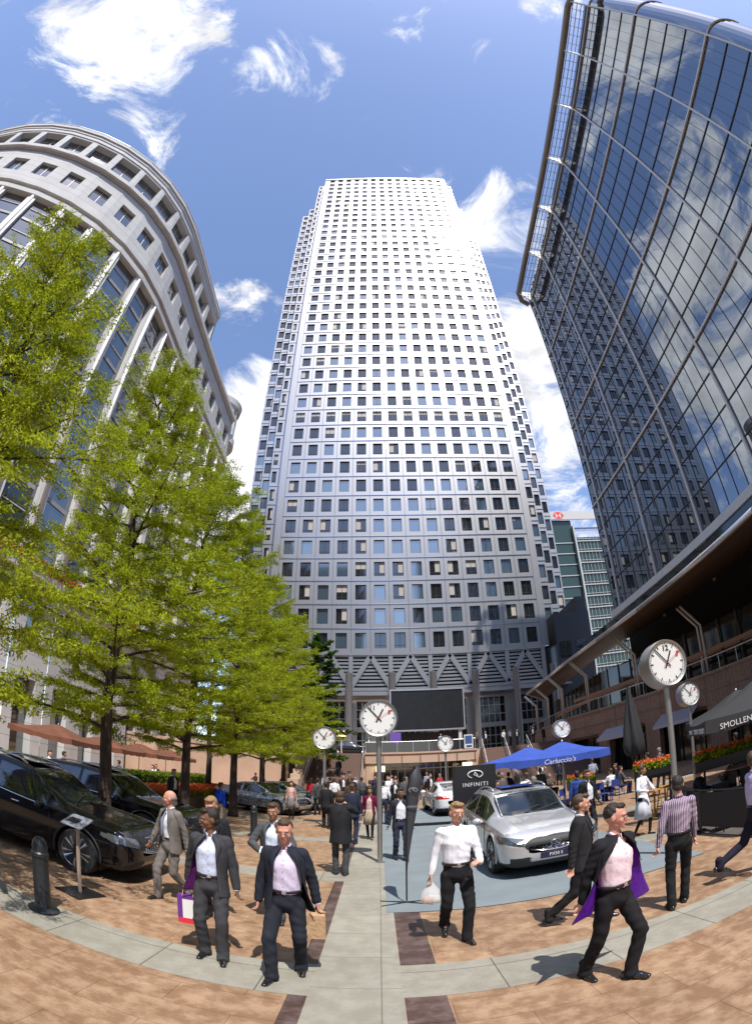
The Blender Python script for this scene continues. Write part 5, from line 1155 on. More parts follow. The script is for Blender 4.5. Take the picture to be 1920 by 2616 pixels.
def hand(mb, w, fore, side, curl=.5, spread=.0, down=None):
    """palm, four unequal bent fingers and a thumb, appended to the body surface"""
    w = Vector(w); d = Vector(fore).normalized(); s = Vector(side); s = (s - d * s.dot(d)).normalized(); n = d.cross(s).normalized()
    pe = w + d * .082
    for k in range(4):
        o = s * ((k - 1.5) * .017); mb.cone(w + d * .012 + o * .8, .0155, pe + o, .0125, 8)
    for k, (l, q) in enumerate(((.062, 1.0), (.074, .95), (.068, 1.05), (.052, 1.2))):
        o = s * ((k - 1.5) * .0215); a = pe + o; an = curl * q
        v1 = (d * math.cos(an) + n * math.sin(an)); v2 = (d * math.cos(an * 2.3) + n * math.sin(an * 2.3)); b_ = a + v1 * l * .52; mb.cone(a, .0098, b_, .0090, 8); mb.cone(b_, .0090, b_ + v2 * l * .5, .0076, 8)
    t0 = w + d * .022 - s * .030; t1 = t0 + (d * .55 - s * .62 + n * .35).normalized() * .042; mb.cone(t0, .015, t1, .0115, 8); mb.cone(t1, .0115, t1 + (d * .8 - s * .05 + n * .45).normalized() * .034, .009, 8)

def person(label, loc, rz, H=1.78, feet=((-.11, 0, 0), (.11, 0, 0)), toes=(0, 0), hands=None, elbow=None, lean=(0, 0), head=(0, 0, 0), skin='fair', hair='dark', hairstyle='short',
           top='suit', topc=(.03, .03, .035), shirtc=(.7, .7, .74), legc=None, tie=None, lining=None, flare=(0, 0, 0, 0), openw=(.5, .5), build_=1.0, group=None, vox=.0075, glasses=False, female=False, skirt=None,
           seated=False, shoe=True, stripe=None, hipz=None, detail=True, handdir=None, curl=(.55, .55), hem=.80, rootparent=None):
    s = H / 1.78; t_ = thing('person', label, 'person', loc, rz, group); bw = build_
    legc = legc if legc is not None else topc; mt = cloth(topc, stripe=stripe) if not stripe else cloth(topc, .8, 'striped_cloth', stripe); ml = cloth(legc, name='trouser_cloth'); msh = cloth(shirtc, .75, 'shirt_cotton', bump=.25); ms = SKIN[skin]; mh = HAIR[hair]
    V = lambda x, y, z: Vector((x * s, y * s, z * s))
    pl_f = [f for f in feet if f[2] < .03] or feet
    hz = hipz if hipz is not None else min(.02 + .085 + math.sqrt(.862 ** 2 - (abs(f[1]) + .03) ** 2 - .02 ** 2) for f in pl_f) - .004
    hip = V(0, 0, hz); hipj = [V(-.095, 0, hz - .02), V(.095, 0, hz - .02)]
    lx, ly = lean; ch = V(lx * .7, ly * .7, hz + .35); neck = V(lx, ly, hz + .545); sh = [neck + V(-.168 * bw, .01, -.060), neck + V(.168 * bw, .01, -.060)]
    # legs
    kn, an = [], []
    for i in (0, 1):
        f = V(feet[i][0] * .82, feet[i][1], feet[i][2]); a = f + V(0, .03, .085); yaw = R(toes[i]); fd = Vector((math.sin(yaw), -math.cos(yaw), 0)); k, a2 = ik(hipj[i], a, .435 * s, .43 * s, fd + Vector((0.04 * (1 if i else -1), 0, .05))); kn.append(k); an.append(a2)
    # arms
    if hands is None: hands = ((-.27, .02, .74), (.27, .02, .74))
    wr, el = [], []
    for i in (0, 1):
        sg = -1 if i == 0 else 1; w = V(hands[i][0] * (.90 if abs(hands[i][0]) > .2 else 1), hands[i][1], hands[i][2]) + Vector((lx * .3 * s, ly * .3 * s, 0)); po = (elbow[i] if elbow else (sg * .35, 1, 0)); e, w2 = ik(sh[i], w, .285 * s, .265 * s, po); el.append(e); wr.append(w2)
    hy, hp, hr = (R(a) for a in head)
    hb = neck + V(0, -.012, .085); HM = Matrix.Translation(hb) @ Matrix.Rotation(hy, 4, 'Z') @ Matrix.Rotation(hp, 4, 'X') @ Matrix.Rotation(hr, 4, 'Y') @ Matrix.Scale(s, 4)
    HR = HM.to_3x3().normalized(); hx = lambda x, y, z: HM @ Vector((x, y, z))
    # ---- body: one continuous surface
    b = MB()
    def E(c, r_): b.ell(hx(*c), [q * s for q in r_], 0, HR, 18, 12)
    E((0, .012, .105), (.074, .094, .100)); E((0, -.020, .060), (.060, .068, .072)); E((0, -.040, .012), (.043, .040, .030)); E((0, -.01, .012), (.054, .050, .030)); E((0, -.072, .104), (.052, .018, .018))
    b.cone(hx(0, -.086, .086), .008 * s, hx(0, -.104, .054), .0115 * s, 10); b.ell(hx(0, -.094, .050), (.0165 * s, .010 * s, .0085 * s), 0, HR); b.ell(hx(0, -.080, .024), (.024 * s, .012 * s, .011 * s), 0, HR); b.ell(hx(0, -.070, -.008), (.022 * s, .019 * s, .015 * s), 0, HR)
    for q in (-1, 1): b.ell(hx(q * .076, .012, .072), (.009 * s, .019 * s, .032 * s), 0, HR); E((q * .040, -.052, .052), (.022, .022, .024))
    b.cone(neck + V(0, .012, -.06), .056 * s, hb + V(0, .012, .05), .047 * s)
    b.cone(hip + V(0, 0, .04), .088 * s, ch, .098 * s * bw, 14, sx=1.2, up=(0, 1, 0)); b.cone(sh[0] + V(.05, 0, 0), .045 * s, sh[1] - V(.05, 0, 0), .045 * s)
    for i in (0, 1):
        b.cone(hipj[i] * .98 + hip * .02, .056 * s, kn[i], .046 * s); b.cone(kn[i], .046 * s, an[i], .028 * s); b.cone(sh[i], .042 * s, el[i], .038 * s); b.cone(el[i], .038 * s, wr[i], .025 * s)
        fd = (wr[i] - el[i]).normalized(); hd = Vector(handdir[i]) if handdir and handdir[i] else fd
        if detail: hand(b, wr[i], hd, (0, -1, 0) if abs(hd.y) < .8 else (1 if i else -1, 0, 0), curl[i] * (1 if i == 0 else -1))
        else: b.cone(wr[i], .026 * s, wr[i] + hd * .10 * s, .02 * s)
        yaw = R(toes[i]); dv = Vector((math.sin(yaw), -math.cos(yaw), -.0)); b.cone(an[i] + V(0, 0, -.02), .026 * s, an[i] + dv * .09 * s + V(0, 0, -.058), .018 * s)
    bo = remesh(b, 'body', ms, t_, vox if detail else .016, 3 if detail else 2, .5)
    # ---- face details
    if detail:
        for q in (-1, 1):
            e = MB(); e.ell(hx(q * .030, -.0845, .080), (.0135 * s, .007 * s, .0075 * s), 0, HR); e.ell(hx(q * .030, -.0895, .080), (.0048 * s, .003 * s, .0052 * s), 1, HR); e.build('eye', [m_eyew, m_eye], bo, smooth=True)
            e = MB(); e.tube([hx(q * .013, -.0935, .095), hx(q * .030, -.094, .1005), hx(q * .048, -.082, .096)], [.0035 * s, .0045 * s, .002 * s], 5); e.build('eyebrow', mh if hair != 'grey' else m_brow, bo)
        e = MB(); e.tube([hx(-.020, -.0885, .023), hx(0, -.0945, .026), hx(.020, -.0885, .023)], [.002 * s, .005 * s, .002 * s], 6); e.build('mouth', m_lip, bo, smooth=True)
        if glasses:
            e = MB()
            for q in (-1, 1): pts = [hx(q * .031 + .021 * math.cos(a), -.100, .079 + .014 * math.sin(a)) for a in np.linspace(0, 2 * math.pi, 13)]; e.tube(pts, .0011, 4); e.tube([hx(q * .052, -.099, .083), hx(q * .078, -.02, .085)], .0011, 4)
            e.tube([hx(-.01, -.102, .083), hx(.01, -.102, .083)], .0011, 4); e.build('glasses', m_mull, t_)
    # ---- hair
    b = MB()
    def HE(c, r_): b.ell(hx(*c), [q * s for q in r_], 0, HR, 18, 12)
    if hairstyle == 'bald': HE((0, .045, .085), (.079, .070, .055))
    elif hairstyle == 'crop': HE((0, .030, .122), (.0775, .088, .090)); HE((0, -.030, .175), (.055, .045, .030))
    else: HE((0, .030, .122), (.081, .090, .093)); HE((0, -.042, .178), (.062, .048, .034)); HE((0, .055, .06), (.072, .055, .06))
    if hairstyle == 'long': HE((0, .065, .01), (.085, .055, .12)); HE((0, .07, -.07), (.075, .045, .07)); HE((.0, .02, .13), (.09, .095, .095))
    if hairstyle == 'bob': HE((0, .045, .04), (.098, .085, .085)); HE((0, .03, .12), (.092, .10, .10))
    if hairstyle == 'pony': HE((0, .11, .06), (.03, .03, .07))
    remesh(b, 'hair', mh, bo, .007 if detail else .014, 2, .4, (lambda co: .002 * np.sin(co[:, 0] * 160 + co[:, 2] * 60)) if detail else None)
    # ---- trousers or skirt
    vb = .012 if detail else .02
    def pelvis(b, r_=.0): b.cone(hip + V(0, 0, -.05), (.122 + r_) * s * (.9 + .1 * bw), hip + V(lx * .2, ly * .2, .12), (.112 + r_) * s * bw, 14, sx=1.28, up=(0, 1, 0))
    b = MB()
    if skirt is None:
        pelvis(b)
        for i in (0, 1):
            b.cone(hipj[i] + V(0, 0, -.04), .090 * s, kn[i], .069 * s, 14); b.cone(kn[i], .069 * s, an[i] + V(0, 0, .02), .061 * s, 14); b.cone(an[i] + V(0, 0, .08), .060 * s, an[i] + V(0, -.012, -.035), .068 * s, 14)
        remesh(b, 'trousers', ml, t_, vb, 3, .45, folds(.0055 * s, seed=rnd.random() * 9))
        for i in (0, 1):
            yaw = R(toes[i]); dv = Vector((math.sin(yaw), -math.cos(yaw), 0)); f = an[i]; lift = feet[i][2]; dz = -.35 if lift > .06 and feet[i][1] > 0 else (.25 if lift > .02 else 0)
            dv = (dv + Vector((0, 0, dz))).normalized(); up_ = Vector((0, 0, 1)); b = MB(); base = f + V(0, 0, -.050)
            b.cone(base - dv * .055 * s, .036 * s, base + dv * .10 * s + V(0, 0, -.005), .038 * s, 12, sx=1.05); b.cone(base + dv * .08 * s + V(0, 0, -.006), .038 * s, base + dv * .185 * s + V(0, 0, -.016), .022 * s, 12, sx=1.25); b.cone(f + V(0, 0, 0), .038 * s, base, .037 * s)
            b.cbox(base + dv * .06 * s + V(0, 0, -.032), (.07 * s, .25 * s, .014 * s), 0, Matrix.Rotation(yaw, 3, 'Z') @ Matrix.Rotation(-dz * .9, 3, 'X'))
            b.cbox(base - dv * .06 * s + V(0, 0, -.035), (.06 * s, .06 * s, .024 * s), 0, Matrix.Rotation(yaw, 3, 'Z')); remesh(b, 'shoe', m_shoe, t_, .009 if detail else .016, 2, .4)
    else:
        z_h = hz - skirt[0]; b = MB(); n = 28; vs = []; pr = [(hz + .12, .118, .095), (hz - .02, .165, .125), (hz - .18, .18 + skirt[1] * .4, .145 + skirt[1] * .4), (z_h, .185 + skirt[1], .15 + skirt[1])]
        for z, rx, ry in pr:
            for k in range(n): a = 2 * math.pi * k / n; w = 1 + .07 * math.sin(7 * a) * (hz + .12 - z) * 2; vs.append(V(rx * w * math.sin(a), -ry * w * math.cos(a), z))
        b.add(vs, [(i * n + k, i * n + (k + 1) % n, (i + 1) * n + (k + 1) % n, (i + 1) * n + k) for i in range(3) for k in range(n)]); o = b.build('skirt', ml, t_, smooth=True); m_ = o.modifiers.new('t', 'SOLIDIFY'); m_.thickness = .008
        b = MB()
        for i in (0, 1): b.cone(hipj[i], .086 * s, kn[i], .056 * s); b.cone(kn[i], .053 * s, an[i], .036 * s)
        remesh(b, 'tights', cloth((.02, .016, .018), name='tights'), t_, vb, 2, .4)
        for i in (0, 1): b = MB(); f = an[i] + V(0, 0, -.05); yaw = R(toes[i]); dv = Vector((math.sin(yaw), -math.cos(yaw), -.1)); b.cone(f - dv * .03, .032 * s, f + dv * .15 * s, .024 * s); b.cone(an[i], .037 * s, f, .033 * s); b.cone(f - dv * .035, .02 * s, f - dv * .04 + V(0, 0, -.035), .010 * s); remesh(b, 'shoe', m_shoe, t_, .010 if detail else .016, 2, .4)
    # ---- shirt
    b = MB(); b.cone(hip + V(lx * .1, ly * .1, .09), .118 * s * bw, ch, .132 * s * bw, 16, sx=1.22, up=(0, 1, 0)); b.cone(ch, (.128 if top == 'shirt' else .118) * s * bw, ch + (neck - ch) * .55, (.108 if top == 'shirt' else .078) * s * bw, 14, sx=1.35 if top == 'shirt' else 1.15, up=(0, 1, 0))
    open_top = top in ('suit', 'coat'); rs_ = .040 if open_top else .056
    b.cone(sh[0] + V(.03 if top == 'shirt' else .10, 0, -.01), rs_ * s, neck + V(0, .01, -.035), (rs_ + .006) * s); b.cone(sh[1] - V(.03 if top == 'shirt' else .10, 0, .01), rs_ * s, neck + V(0, .01, -.035), (rs_ + .006) * s)
    if not open_top:
        sl = 1.0
        for i in (0, 1): b.cone(sh[i], .060 * s, el[i], .049 * s); b.cone(el[i], .049 * s, wr[i] - (wr[i] - el[i]).normalized() * .02 * s, .036 * s)
    so_ = remesh(b, 'shirt', (mt if top == 'shirt' else msh), t_, vb * .92, 3, .45, folds(.0055 * s if not open_top else .003, 8, 11, seed=rnd.random() * 9))
    # collar
    if detail or top == 'shirt':
        cm = mt if top == 'shirt' else msh; b = MB(); n = 22; ring_ = []; c0 = neck + V(0, .006, .012)
        for k in range(n + 1):
            a = R(20) + (2 * math.pi - R(40)) * k / n; x, y = math.sin(a), -math.cos(a); dip = .045 * max(0, math.cos(a)) ** 2
            ring_.append((c0 + V(x * .058, y * .062, .034 - dip * .9), c0 + V(x * .062, y * .068, .004 - dip * 1.3)))
        for k in range(n): b.quad(ring_[k][0], ring_[k + 1][0], ring_[k + 1][1], ring_[k][1])
        for q, rr in ((0, -1), (n, 1)):
            p0, p1 = ring_[q]; b.add([p0, p1, p1 + V(-rr * -.022 * -1, -.010, -.032), p0 + V(0, -.004, -.012)], [(0, 1, 2, 3)])
        o = b.build('collar', cm, so_, smooth=True, weld=True); m_ = o.modifiers.new('t', 'SOLIDIFY'); m_.thickness = .005
        if top == 'shirt' or open_top:
            b = MB(); pts = [hip + V(lx * .1, ly * .1 - .133 * bw, .10)] + [ch + V(0, -.150 * bw, 0)] + [neck + V(0, -.095, -.075)]
            for k in range(6): p = pts[0].lerp(pts[1], k / 3) if k < 3 else pts[1].lerp(pts[2], (k - 3) / 3); b.ell(p, (.0055, .004, .0055), 0, n=8, m=5)
            b.build('button', m_eyew, so_)
        if skirt is None:
            b = MB(); n = 30; c0 = hip + V(0, 0, .092); 
            for zz0, zz1 in ((-.017, .017),):
                for k in range(n): a = 2 * math.pi * k / n; a2 = 2 * math.pi * (k + 1) / n; rx, ry = .160 * s * bw * 1.0, .124 * s * bw; b.quad(c0 + Vector((rx * math.sin(a), -ry * math.cos(a), zz0)), c0 + Vector((rx * math.sin(a2), -ry * math.cos(a2), zz0)), c0 + Vector((rx * math.sin(a2), -ry * math.cos(a2), zz1)), c0 + Vector((rx * math.sin(a), -ry * math.cos(a), zz1)))
            o = b.build('belt', m_belt, t_, smooth=True, weld=True); o.modifiers.new('t', 'SOLIDIFY').thickness = .006
            b = MB(); b.cbox(c0 + Vector((0, -.128 * s * bw, 0)), (.038, .006, .03)); b.build('buckle', m_silver, o)
    if tie:
        b = MB(); p0 = neck + V(0, -.085, -.035); p1 = ch + V(0, -.158 * bw, .03); p2 = hip + V(0, -.150 * bw, .13); b.tube([p0, p0.lerp(p1, .15), p1, p2, p2 + V(0, 0, -.03)], [.016 * s, .012 * s, .024 * s, .032 * s, .006], 4, sx=1); b.build('tie', cloth(tie, .5, 'silk'), t_, smooth=True)
    # ---- jacket: an open shell with lapels and sleeves
    if open_top:
        lm = cloth(lining, .35, 'silk_lining', bump=.4) if lining else cloth(tuple(c * .7 for c in topc), .6, 'lining')
        zl = np.array([0, .035, .075] + list(np.linspace(.12, 1, 17))); z_top = neck.z + .020 * s; z_bot = (hem if top == 'suit' else .5) * s; n = 36; b = MB(); rows = []
        cw = openw
        for v in zl:
            z = z_top + (z_bot - z_top) * v
            hgt = (z / s - hz)
            # centre line and radii of the torso at this height
            cx, cy = (lx * min(max(hgt / .545, 0), 1) * s, ly * min(max(hgt / .545, 0), 1) * s)
            rx = np.interp(v, [0, .035, .075, .16, .35, .62, .8, 1], [.066, .076, .128, .182, .186, .168, .178, .194]) * s * bw; ry = np.interp(v, [0, .035, .075, .16, .35, .62, .8, 1], [.074, .082, .105, .132, .156, .146, .156, .166]) * s * bw
            row = []
            for k in range(n + 1):
                u = k / n
                oL = np.interp(v, [0, .3, .6, 1], [.42, cw[0] * .8, cw[0], cw[0] * 1.1]); oR = np.interp(v, [0, .3, .6, 1], [.42, cw[1] * .8, cw[1], cw[1] * 1.1])
                a = oR + (2 * math.pi - oL - oR) * u; x, y = rx * math.sin(a), -ry * math.cos(a)
                # wind-blown front edges: side 1 is +x (u=0), side 0 is -x (u=1)
                e1 = max(0, 1 - u * 5.0) ** 1.3 * max(0, v - .12) ** 1.15; e0 = max(0, 1 - (1 - u) * 5.0) ** 1.3 * max(0, v - .12) ** 1.15
                x += (flare[2] * e1 - flare[0] * e0) * s * (1); y += (flare[3] * e1 + flare[1] * e0) * s
                w = .006 * math.sin(9 * a + 4 * v) * v; row.append(Vector((cx + x * (1 + w), cy + y * (1 + w), z + .012 * math.sin(3 * a) * v)))
            rows.append(row)
        vs = [p for r_ in rows for p in r_]; m_ = n + 1
        b.add(vs, [(i * m_ + k, i * m_ + k + 1, (i + 1) * m_ + k + 1, (i + 1) * m_ + k) for i in range(len(rows) - 1) for k in range(n)], 0)
        o = b.build('jacket', [mt, lm], t_, smooth=True)
        # outer face of the shell must look away from the torso
        me = o.data; bm = bmesh.new(); bm.from_mesh(me); bm.faces.ensure_lookup_table(); f = bm.faces[(len(rows) // 2) * n + n // 2]
        if (f.calc_center_median() - Vector((0, 0, f.calc_center_median().z))).dot(f.normal) < 0:
            bmesh.ops.reverse_faces(bm, faces=bm.faces)
        bm.to_mesh(me); bm.free()
        sd_ = o.modifiers.new('t', 'SOLIDIFY'); sd_.thickness = .010; sd_.offset = -1; sd_.material_offset = 1; sd_.material_offset_rim = 0
        ss = o.modifiers.new('s', 'SUBSURF'); ss.levels = 1; ss.render_levels = 1
        b = MB()
        for i in (0, 1):
            d_ = (wr[i] - el[i]).normalized(); b.cone(sh[i] + V(.02 * (1 if i == 0 else -1), 0, -.005), .072 * s, el[i], .056 * s, 14); b.cone(el[i], .056 * s, wr[i] - d_ * .012 * s, .045 * s, 14); b.cone(sh[i] + V(.02 * (1 if i == 0 else -1), 0, .004), .060 * s, neck + V(.062 * (-1 if i == 0 else 1), .022, -.030), .040 * s, 12)
        remesh(b, 'sleeve', mt, o, vb, 3, .5, folds(.0045 * s, 12, 12, seed=rnd.random() * 9))
        b = MB()
        for i in (0, 1): d_ = (wr[i] - el[i]).normalized(); b.tube([wr[i] - d_ * .02 * s, wr[i] + d_ * .012 * s], .036 * s, 12, cap=False)
        b.build('cuff', msh, so_, smooth=True)
        if detail:
            b = MB()
            for side, k0, dk in ((1, 0, 1), (0, n, -1)):
                for i in range(0, 9):
                    wv = [.035, .05, .062, .068, .070, .062, .048, .032, .015, .0][i]; wn_ = [.035, .05, .062, .068, .070, .062, .048, .032, .015, .0][i + 1]
                    def off(i_, w_):
                        p = rows[i_][k0]; q = rows[i_][k0 + dk * 3]; dd = (q - p); dd = dd.normalized() if dd.length > 1e-6 else Vector((1, 0, 0)); nrm = Vector((p.x - lx * s * .5, p.y - ly * s * .5, 0)); nrm = (Vector((0, -1, 0)) * .8 + nrm.normalized() * .2).normalized()
                        return p + nrm * .006, p + dd * w_ * s + nrm * .014
                    a0, a1 = off(i, wv); c0_, c1_ = off(i + 1, wn_); b.quad(a0, a1, c1_, c0_)
            lo = b.build('lapel', mt, o, smooth=True, weld=True); lo.modifiers.new('t', 'SOLIDIFY').thickness = .004
            for k_ in (1, 0):
                r_i, kk = 12, (4 if k_ else n - 4); p = rows[r_i][kk]; q = rows[r_i][kk + (4 if k_ else -4)]; nrm = Vector((p.x, p.y, 0)).normalized(); bb = MB(); bb.add([p + nrm * .012, q + nrm * .012, q + nrm * .012 + V(0, 0, -.05), p + nrm * .012 + V(0, 0, -.05)], [(0, 1, 2, 3)]); fo = bb.build('pocket_flap', mt, o); fo.modifiers.new('t', 'SOLIDIFY').thickness = .004
    P_ = dict(t=t_, wr=wr, el=el, sh=sh, neck=neck, head=HM, hip=hip, ch=ch, s=s); return P_
def world_pt(P, v): t_ = P['t']; return Matrix.Translation(t_.location) @ Matrix.Rotation(t_.rotation_euler[2], 4, 'Z') @ Vector(v)
def carrier(P, i, name, label, dz=.0): p = world_pt(P, P['wr'][i] + Vector((0, 0, -.07 + dz))); return thing(name, label, 'bag', p, P['t'].rotation_euler[2])
#PEOPLE#
DK = (.035, .036, .042)
# centre left, navy suit
P1 = person('man in dark navy suit and lilac open shirt striding at the centre left, looking down', (-.87, 4.78, 0), R(3), 1.79, feet=((-.16, -.22, 0), (.13, .10, .0)), toes=(-16, 8), hands=((-.31, .03, .76), (.34, .06, .77)), head=(0, 10, 0), skin='pink', hair='brown', hairstyle='crop', topc=(.022, .025, .036), shirtc=(.62, .55, .72), legc=(.022, .025, .034), flare=(.02, .02, .16, .05), openw=(.55, .75), glasses=True, build_=1.04)
bg_ = carrier(P1, 1, 'paper_bag', 'small brown paper bag in the hand of the navy suited man'); b = MB(); b.box(-.075, .075, -.05, .05, -.34, -.07); b.add([(-.075, -.05, -.07), (.075, -.05, -.07), (.03, .02, .0), (-.03, .02, .0), (-.075, .05, -.07), (.075, .05, -.07)], [(0, 1, 2, 3), (4, 5, 2, 3), (0, 3, 4), (1, 2, 5)]); b.build('bag', material('kraft_paper', (.45, .29, .16), .8, noise=.15, nscale=20, bump=.6), bg_)
# man with the shopping bag
P2 = person('man with black hair looking aside, charcoal suit, carrying a shopping bag', (-1.66, 4.98, 0), R(8), 1.78, feet=((-.13, .02, 0), (.12, -.12, 0)), toes=(-14, 6), hands=((-.33, .16, .78), (.31, .0, .74)), head=(-62, 8, 0), skin='brown', hair='dark', topc=(.050, .050, .056), shirtc=(.56, .62, .80), legc=(.050, .050, .055), lining=(.10, .02, .12), flare=(.17, .12, .0, .0), openw=(.95, .50))
bg_ = carrier(P2, 0, 'shopping_bag', 'white paper shopping bag with purple side and red base held by the man in charcoal'); b = MB(); b.box(-.11, .11, -.05, .05, -.47, -.13); b.build('bag', m_white, bg_); b = MB(); b.box(-.113, .113, -.053, .053, -.473, -.405, 1); b.box(-.113, -.06, -.054, .054, -.404, -.128, 0); b.box(-.113, .113, -.0535, .0535, -.165, -.127, 0); b.build('print', [material('print_purple', (.14, .03, .25), .5), material('print_red', (.70, .03, .05), .5)], bg_)
b = MB(); 
for y in (-.05, .05): b.tube([(-.06, y, -.13), (-.045, y * .5, -.03), (0, 0, .0), (.045, y * .5, -.03), (.06, y, -.13)], .004, 5)
b.build('handle', material('rope_handle', (.6, .45, .2), .8), bg_)
P3 = person('balding man in light grey suit and grey tie, left of the shopping bag man', (-2.93, 6.95, 0), R(-28), 1.77, feet=((-.10, -.22, 0), (.08, .22, .06)), toes=(0, 0), hands=((-.34, -.14, .86), (.28, .14, .80)), head=(-48, 4, 0), skin='pink', hair='grey', hairstyle='bald', topc=(.17, .155, .145), shirtc=(.70, .72, .80), legc=(.17, .155, .145), tie=(.22, .24, .30), openw=(.60, .60), flare=(.03, 0, .04, 0))
P4 = person('blond man in black suit mostly hidden behind the man with black hair', (-2.1, 6.35, 0), R(6), 1.80, feet=((-.12, .10, 0), (.12, -.12, 0)), hands=((-.34, .0, .80), (.30, .05, .76)), head=(-8, 18, 0), skin='pink', hair='blond', topc=(.022, .022, .026), legc=(.022, .022, .026), shirtc=(.5, .5, .55))
P5 = person('dark haired man in grey suit reading papers behind the navy suited man', (-1.38, 6.75, 0), R(2), 1.77, feet=((-.11, .12, .0), (.12, -.14, 0)), toes=(-10, 10), hands=((-.12, -.26, 1.10), (.10, -.27, 1.10)), elbow=((-.9, .55, -.3), (.9, .55, -.3)), handdir=((.5, -.5, .3), (-.5, -.5, .3)), head=(-6, 8, 0), skin='tan', hair='brown', topc=(.085, .088, .096), legc=(.075, .078, .086), shirtc=(.62, .70, .84), openw=(.55, .55))
pp = thing('papers', 'folded white papers held by the man in grey suit', 'papers', world_pt(P5, (-.01, -.345, 1.13)), R(2)); b = MB(); b.cbox((0, 0, 0), (.21, .14, .006), 0, Matrix.Rotation(R(32), 3, 'X')); b.cbox((.03, -.012, .012), (.19, .13, .004), 0, Matrix.Rotation(R(38), 3, 'X') @ Matrix.Rotation(R(10), 3, 'Z')); b.build('sheet', m_white, pp)
P6 = person('young man in white shirt and black trousers crossing in front of the silver car', (.86, 5.9, 0), R(4), 1.84, feet=((-.10, .26, .09), (.12, -.12, 0)), toes=(-6, 12), hands=((-.33, .02, .82), (.23, -.24, 1.06)), elbow=((-.3, 1, 0), (.35, 1, -.3)), handdir=((0, -.15, -1), (-.75, -.55, .25)), head=(10, 6, 4), skin='fair', hair='blond', top='shirt', topc=(.80, .80, .86), shirtc=(.8, .8, .86), legc=(.016, .016, .018), build_=1.02)
m_bagp = material('clear_plastic_bag', (.82, .84, .84), .25, alpha=.5); bg_ = carrier(P6, 0, 'plastic_bag', 'translucent plastic carrier bag with food boxes held by the man in white shirt'); b = MB()
vs = []; n = 14; pr = [(.0, .014, .012), (-.06, .05, .03), (-.13, .10, .05), (-.22, .13, .075), (-.29, .12, .07), (-.30, .05, .03)]
for z, rx, ry in pr:
    for k in range(n): a = 2 * math.pi * k / n; q = 1 + .12 * math.sin(4 * a + z * 30); vs.append((rx * q * math.cos(a), ry * q * math.sin(a), z))
b.add(vs, [(i * n + k, i * n + (k + 1) % n, (i + 1) * n + (k + 1) % n, (i + 1) * n + k) for i in range(5) for k in range(n)]); bo_ = b.build('bag', m_bagp, bg_, smooth=True)
b = MB(); b.box(-.09, .02, -.045, .045, -.285, -.21, 0); b.box(-.02, .09, -.04, .04, -.283, -.20, 1); b.build('food_box', [material('salmon_box', (.70, .36, .25), .6), m_white], bg_)
P7 = person('man in long dark suit seen in profile behind the man with the purple lining', (2.34, 5.80, 0), R(62), 1.80, feet=((-.10, .34, .05), (.10, -.30, 0)), toes=(0, 0), hands=((-.26, .10, .80), (.27, -.12, .84)), head=(4, 2, 0), skin='fair', hair='brown', topc=(.026, .025, .028), legc=(.02, .02, .022), shirtc=(.55, .60, .74), openw=(.45, .45), flare=(.05, 0, .05, 0), hem=.74)
P8 = person('striding man in pink shirt, black jacket blown open over purple lining', (1.90, 3.95, 0), R(18), 1.80, feet=((-.11, .19, .0), (.12, -.20, .02)), toes=(-8, 18), hands=((-.27, .16, .80), (.29, .20, .82)), elbow=((-.7, 1, 0), (.7, 1, 0)), head=(34, 4, 0), skin='pink', hair='dark', hairstyle='crop', topc=(.020, .019, .022), shirtc=(.82, .64, .70), legc=(.017, .016, .018), lining=(.10, .015, .30), flare=(.34, .04, .40, .18), openw=(1.15, 1.0), glasses=True, build_=1.06, hem=.76)
P9 = person('man seen from behind in purple striped shirt and black trousers, at the right', (3.44, 5.32, 0), R(160), 1.74, feet=((-.14, -.10, 0), (.12, .10, 0)), toes=(-10, 8), hands=((-.26, -.10, .84), (.33, .02, .80)), head=(-8, 6, 0), skin='fair', hair='dark', top='shirt', topc=(.50, .42, .50), stripe=((.10, .05, .11), 14), legc=(.016, .016, .017))
P10 = person('man in lilac shirt leaving the frame at the right edge with a plastic bag', (4.72, 5.28, 0), R(78), 1.80, feet=((-.12, -.30, 0), (.10, .50, .18)), toes=(0, 0), hands=((-.28, -.02, .80), (.24, -.05, .80)), skin='fair', hair='brown', top='shirt', topc=(.52, .47, .74), legc=(.018, .017, .03))
bg_ = carrier(P10, 0, 'plastic_bag', 'white plastic bag with green mark swinging at the right edge'); o = bo_.copy(); COL.objects.link(o); o.parent = bg_; b = MB(); b.lathe([(0, 0), (.04, 0), (.04, .004), (0, .004)], 16, c=(0, -.085, -.2), M=Matrix.Rotation(R(90), 4, 'X')); b.build('print', material('print_green', (.05, .22, .08), .6), bg_)
P11 = person('man in dark suit cut off by the left edge, only hand and shoe in view', (-4.62, 4.28, 0), R(60), 1.78, feet=((-.10, .22, 0), (.10, -.32, 0)), hands=((-.26, .10, .78), (.30, -.30, .98)), skin='pink', hair='grey', topc=(.05, .05, .055), legc=(.02, .02, .024))
P12 = person('photographer with long brown hair in black leather jacket, back turned', (-.76, 10.15, 0), R(176), 1.80, feet=((-.12, .05, 0), (.12, -.05, 0)), toes=(-8, 8), hands=((-.10, -.30, 1.50), (.12, -.30, 1.50)), elbow=((-.9, .2, -.8), (.9, .2, -.8)), hair='brown', hairstyle='bob', topc=(.022, .022, .024), legc=(.055, .06, .068), build_=1.12, hem=.70, openw=(.2, .2))
o = thing('camera_body', 'small black camera raised by the photographer with long hair', 'camera', world_pt(P12, (0, -.38, 1.60)), R(176)); b = MB(); b.cbox((0, 0, 0), (.14, .06, .09)); b.lathe([(.035, 0), (.035, .07), (.03, .07)], 14, M=Matrix.Rotation(R(90), 4, 'X')); b.build('housing', m_black, o)
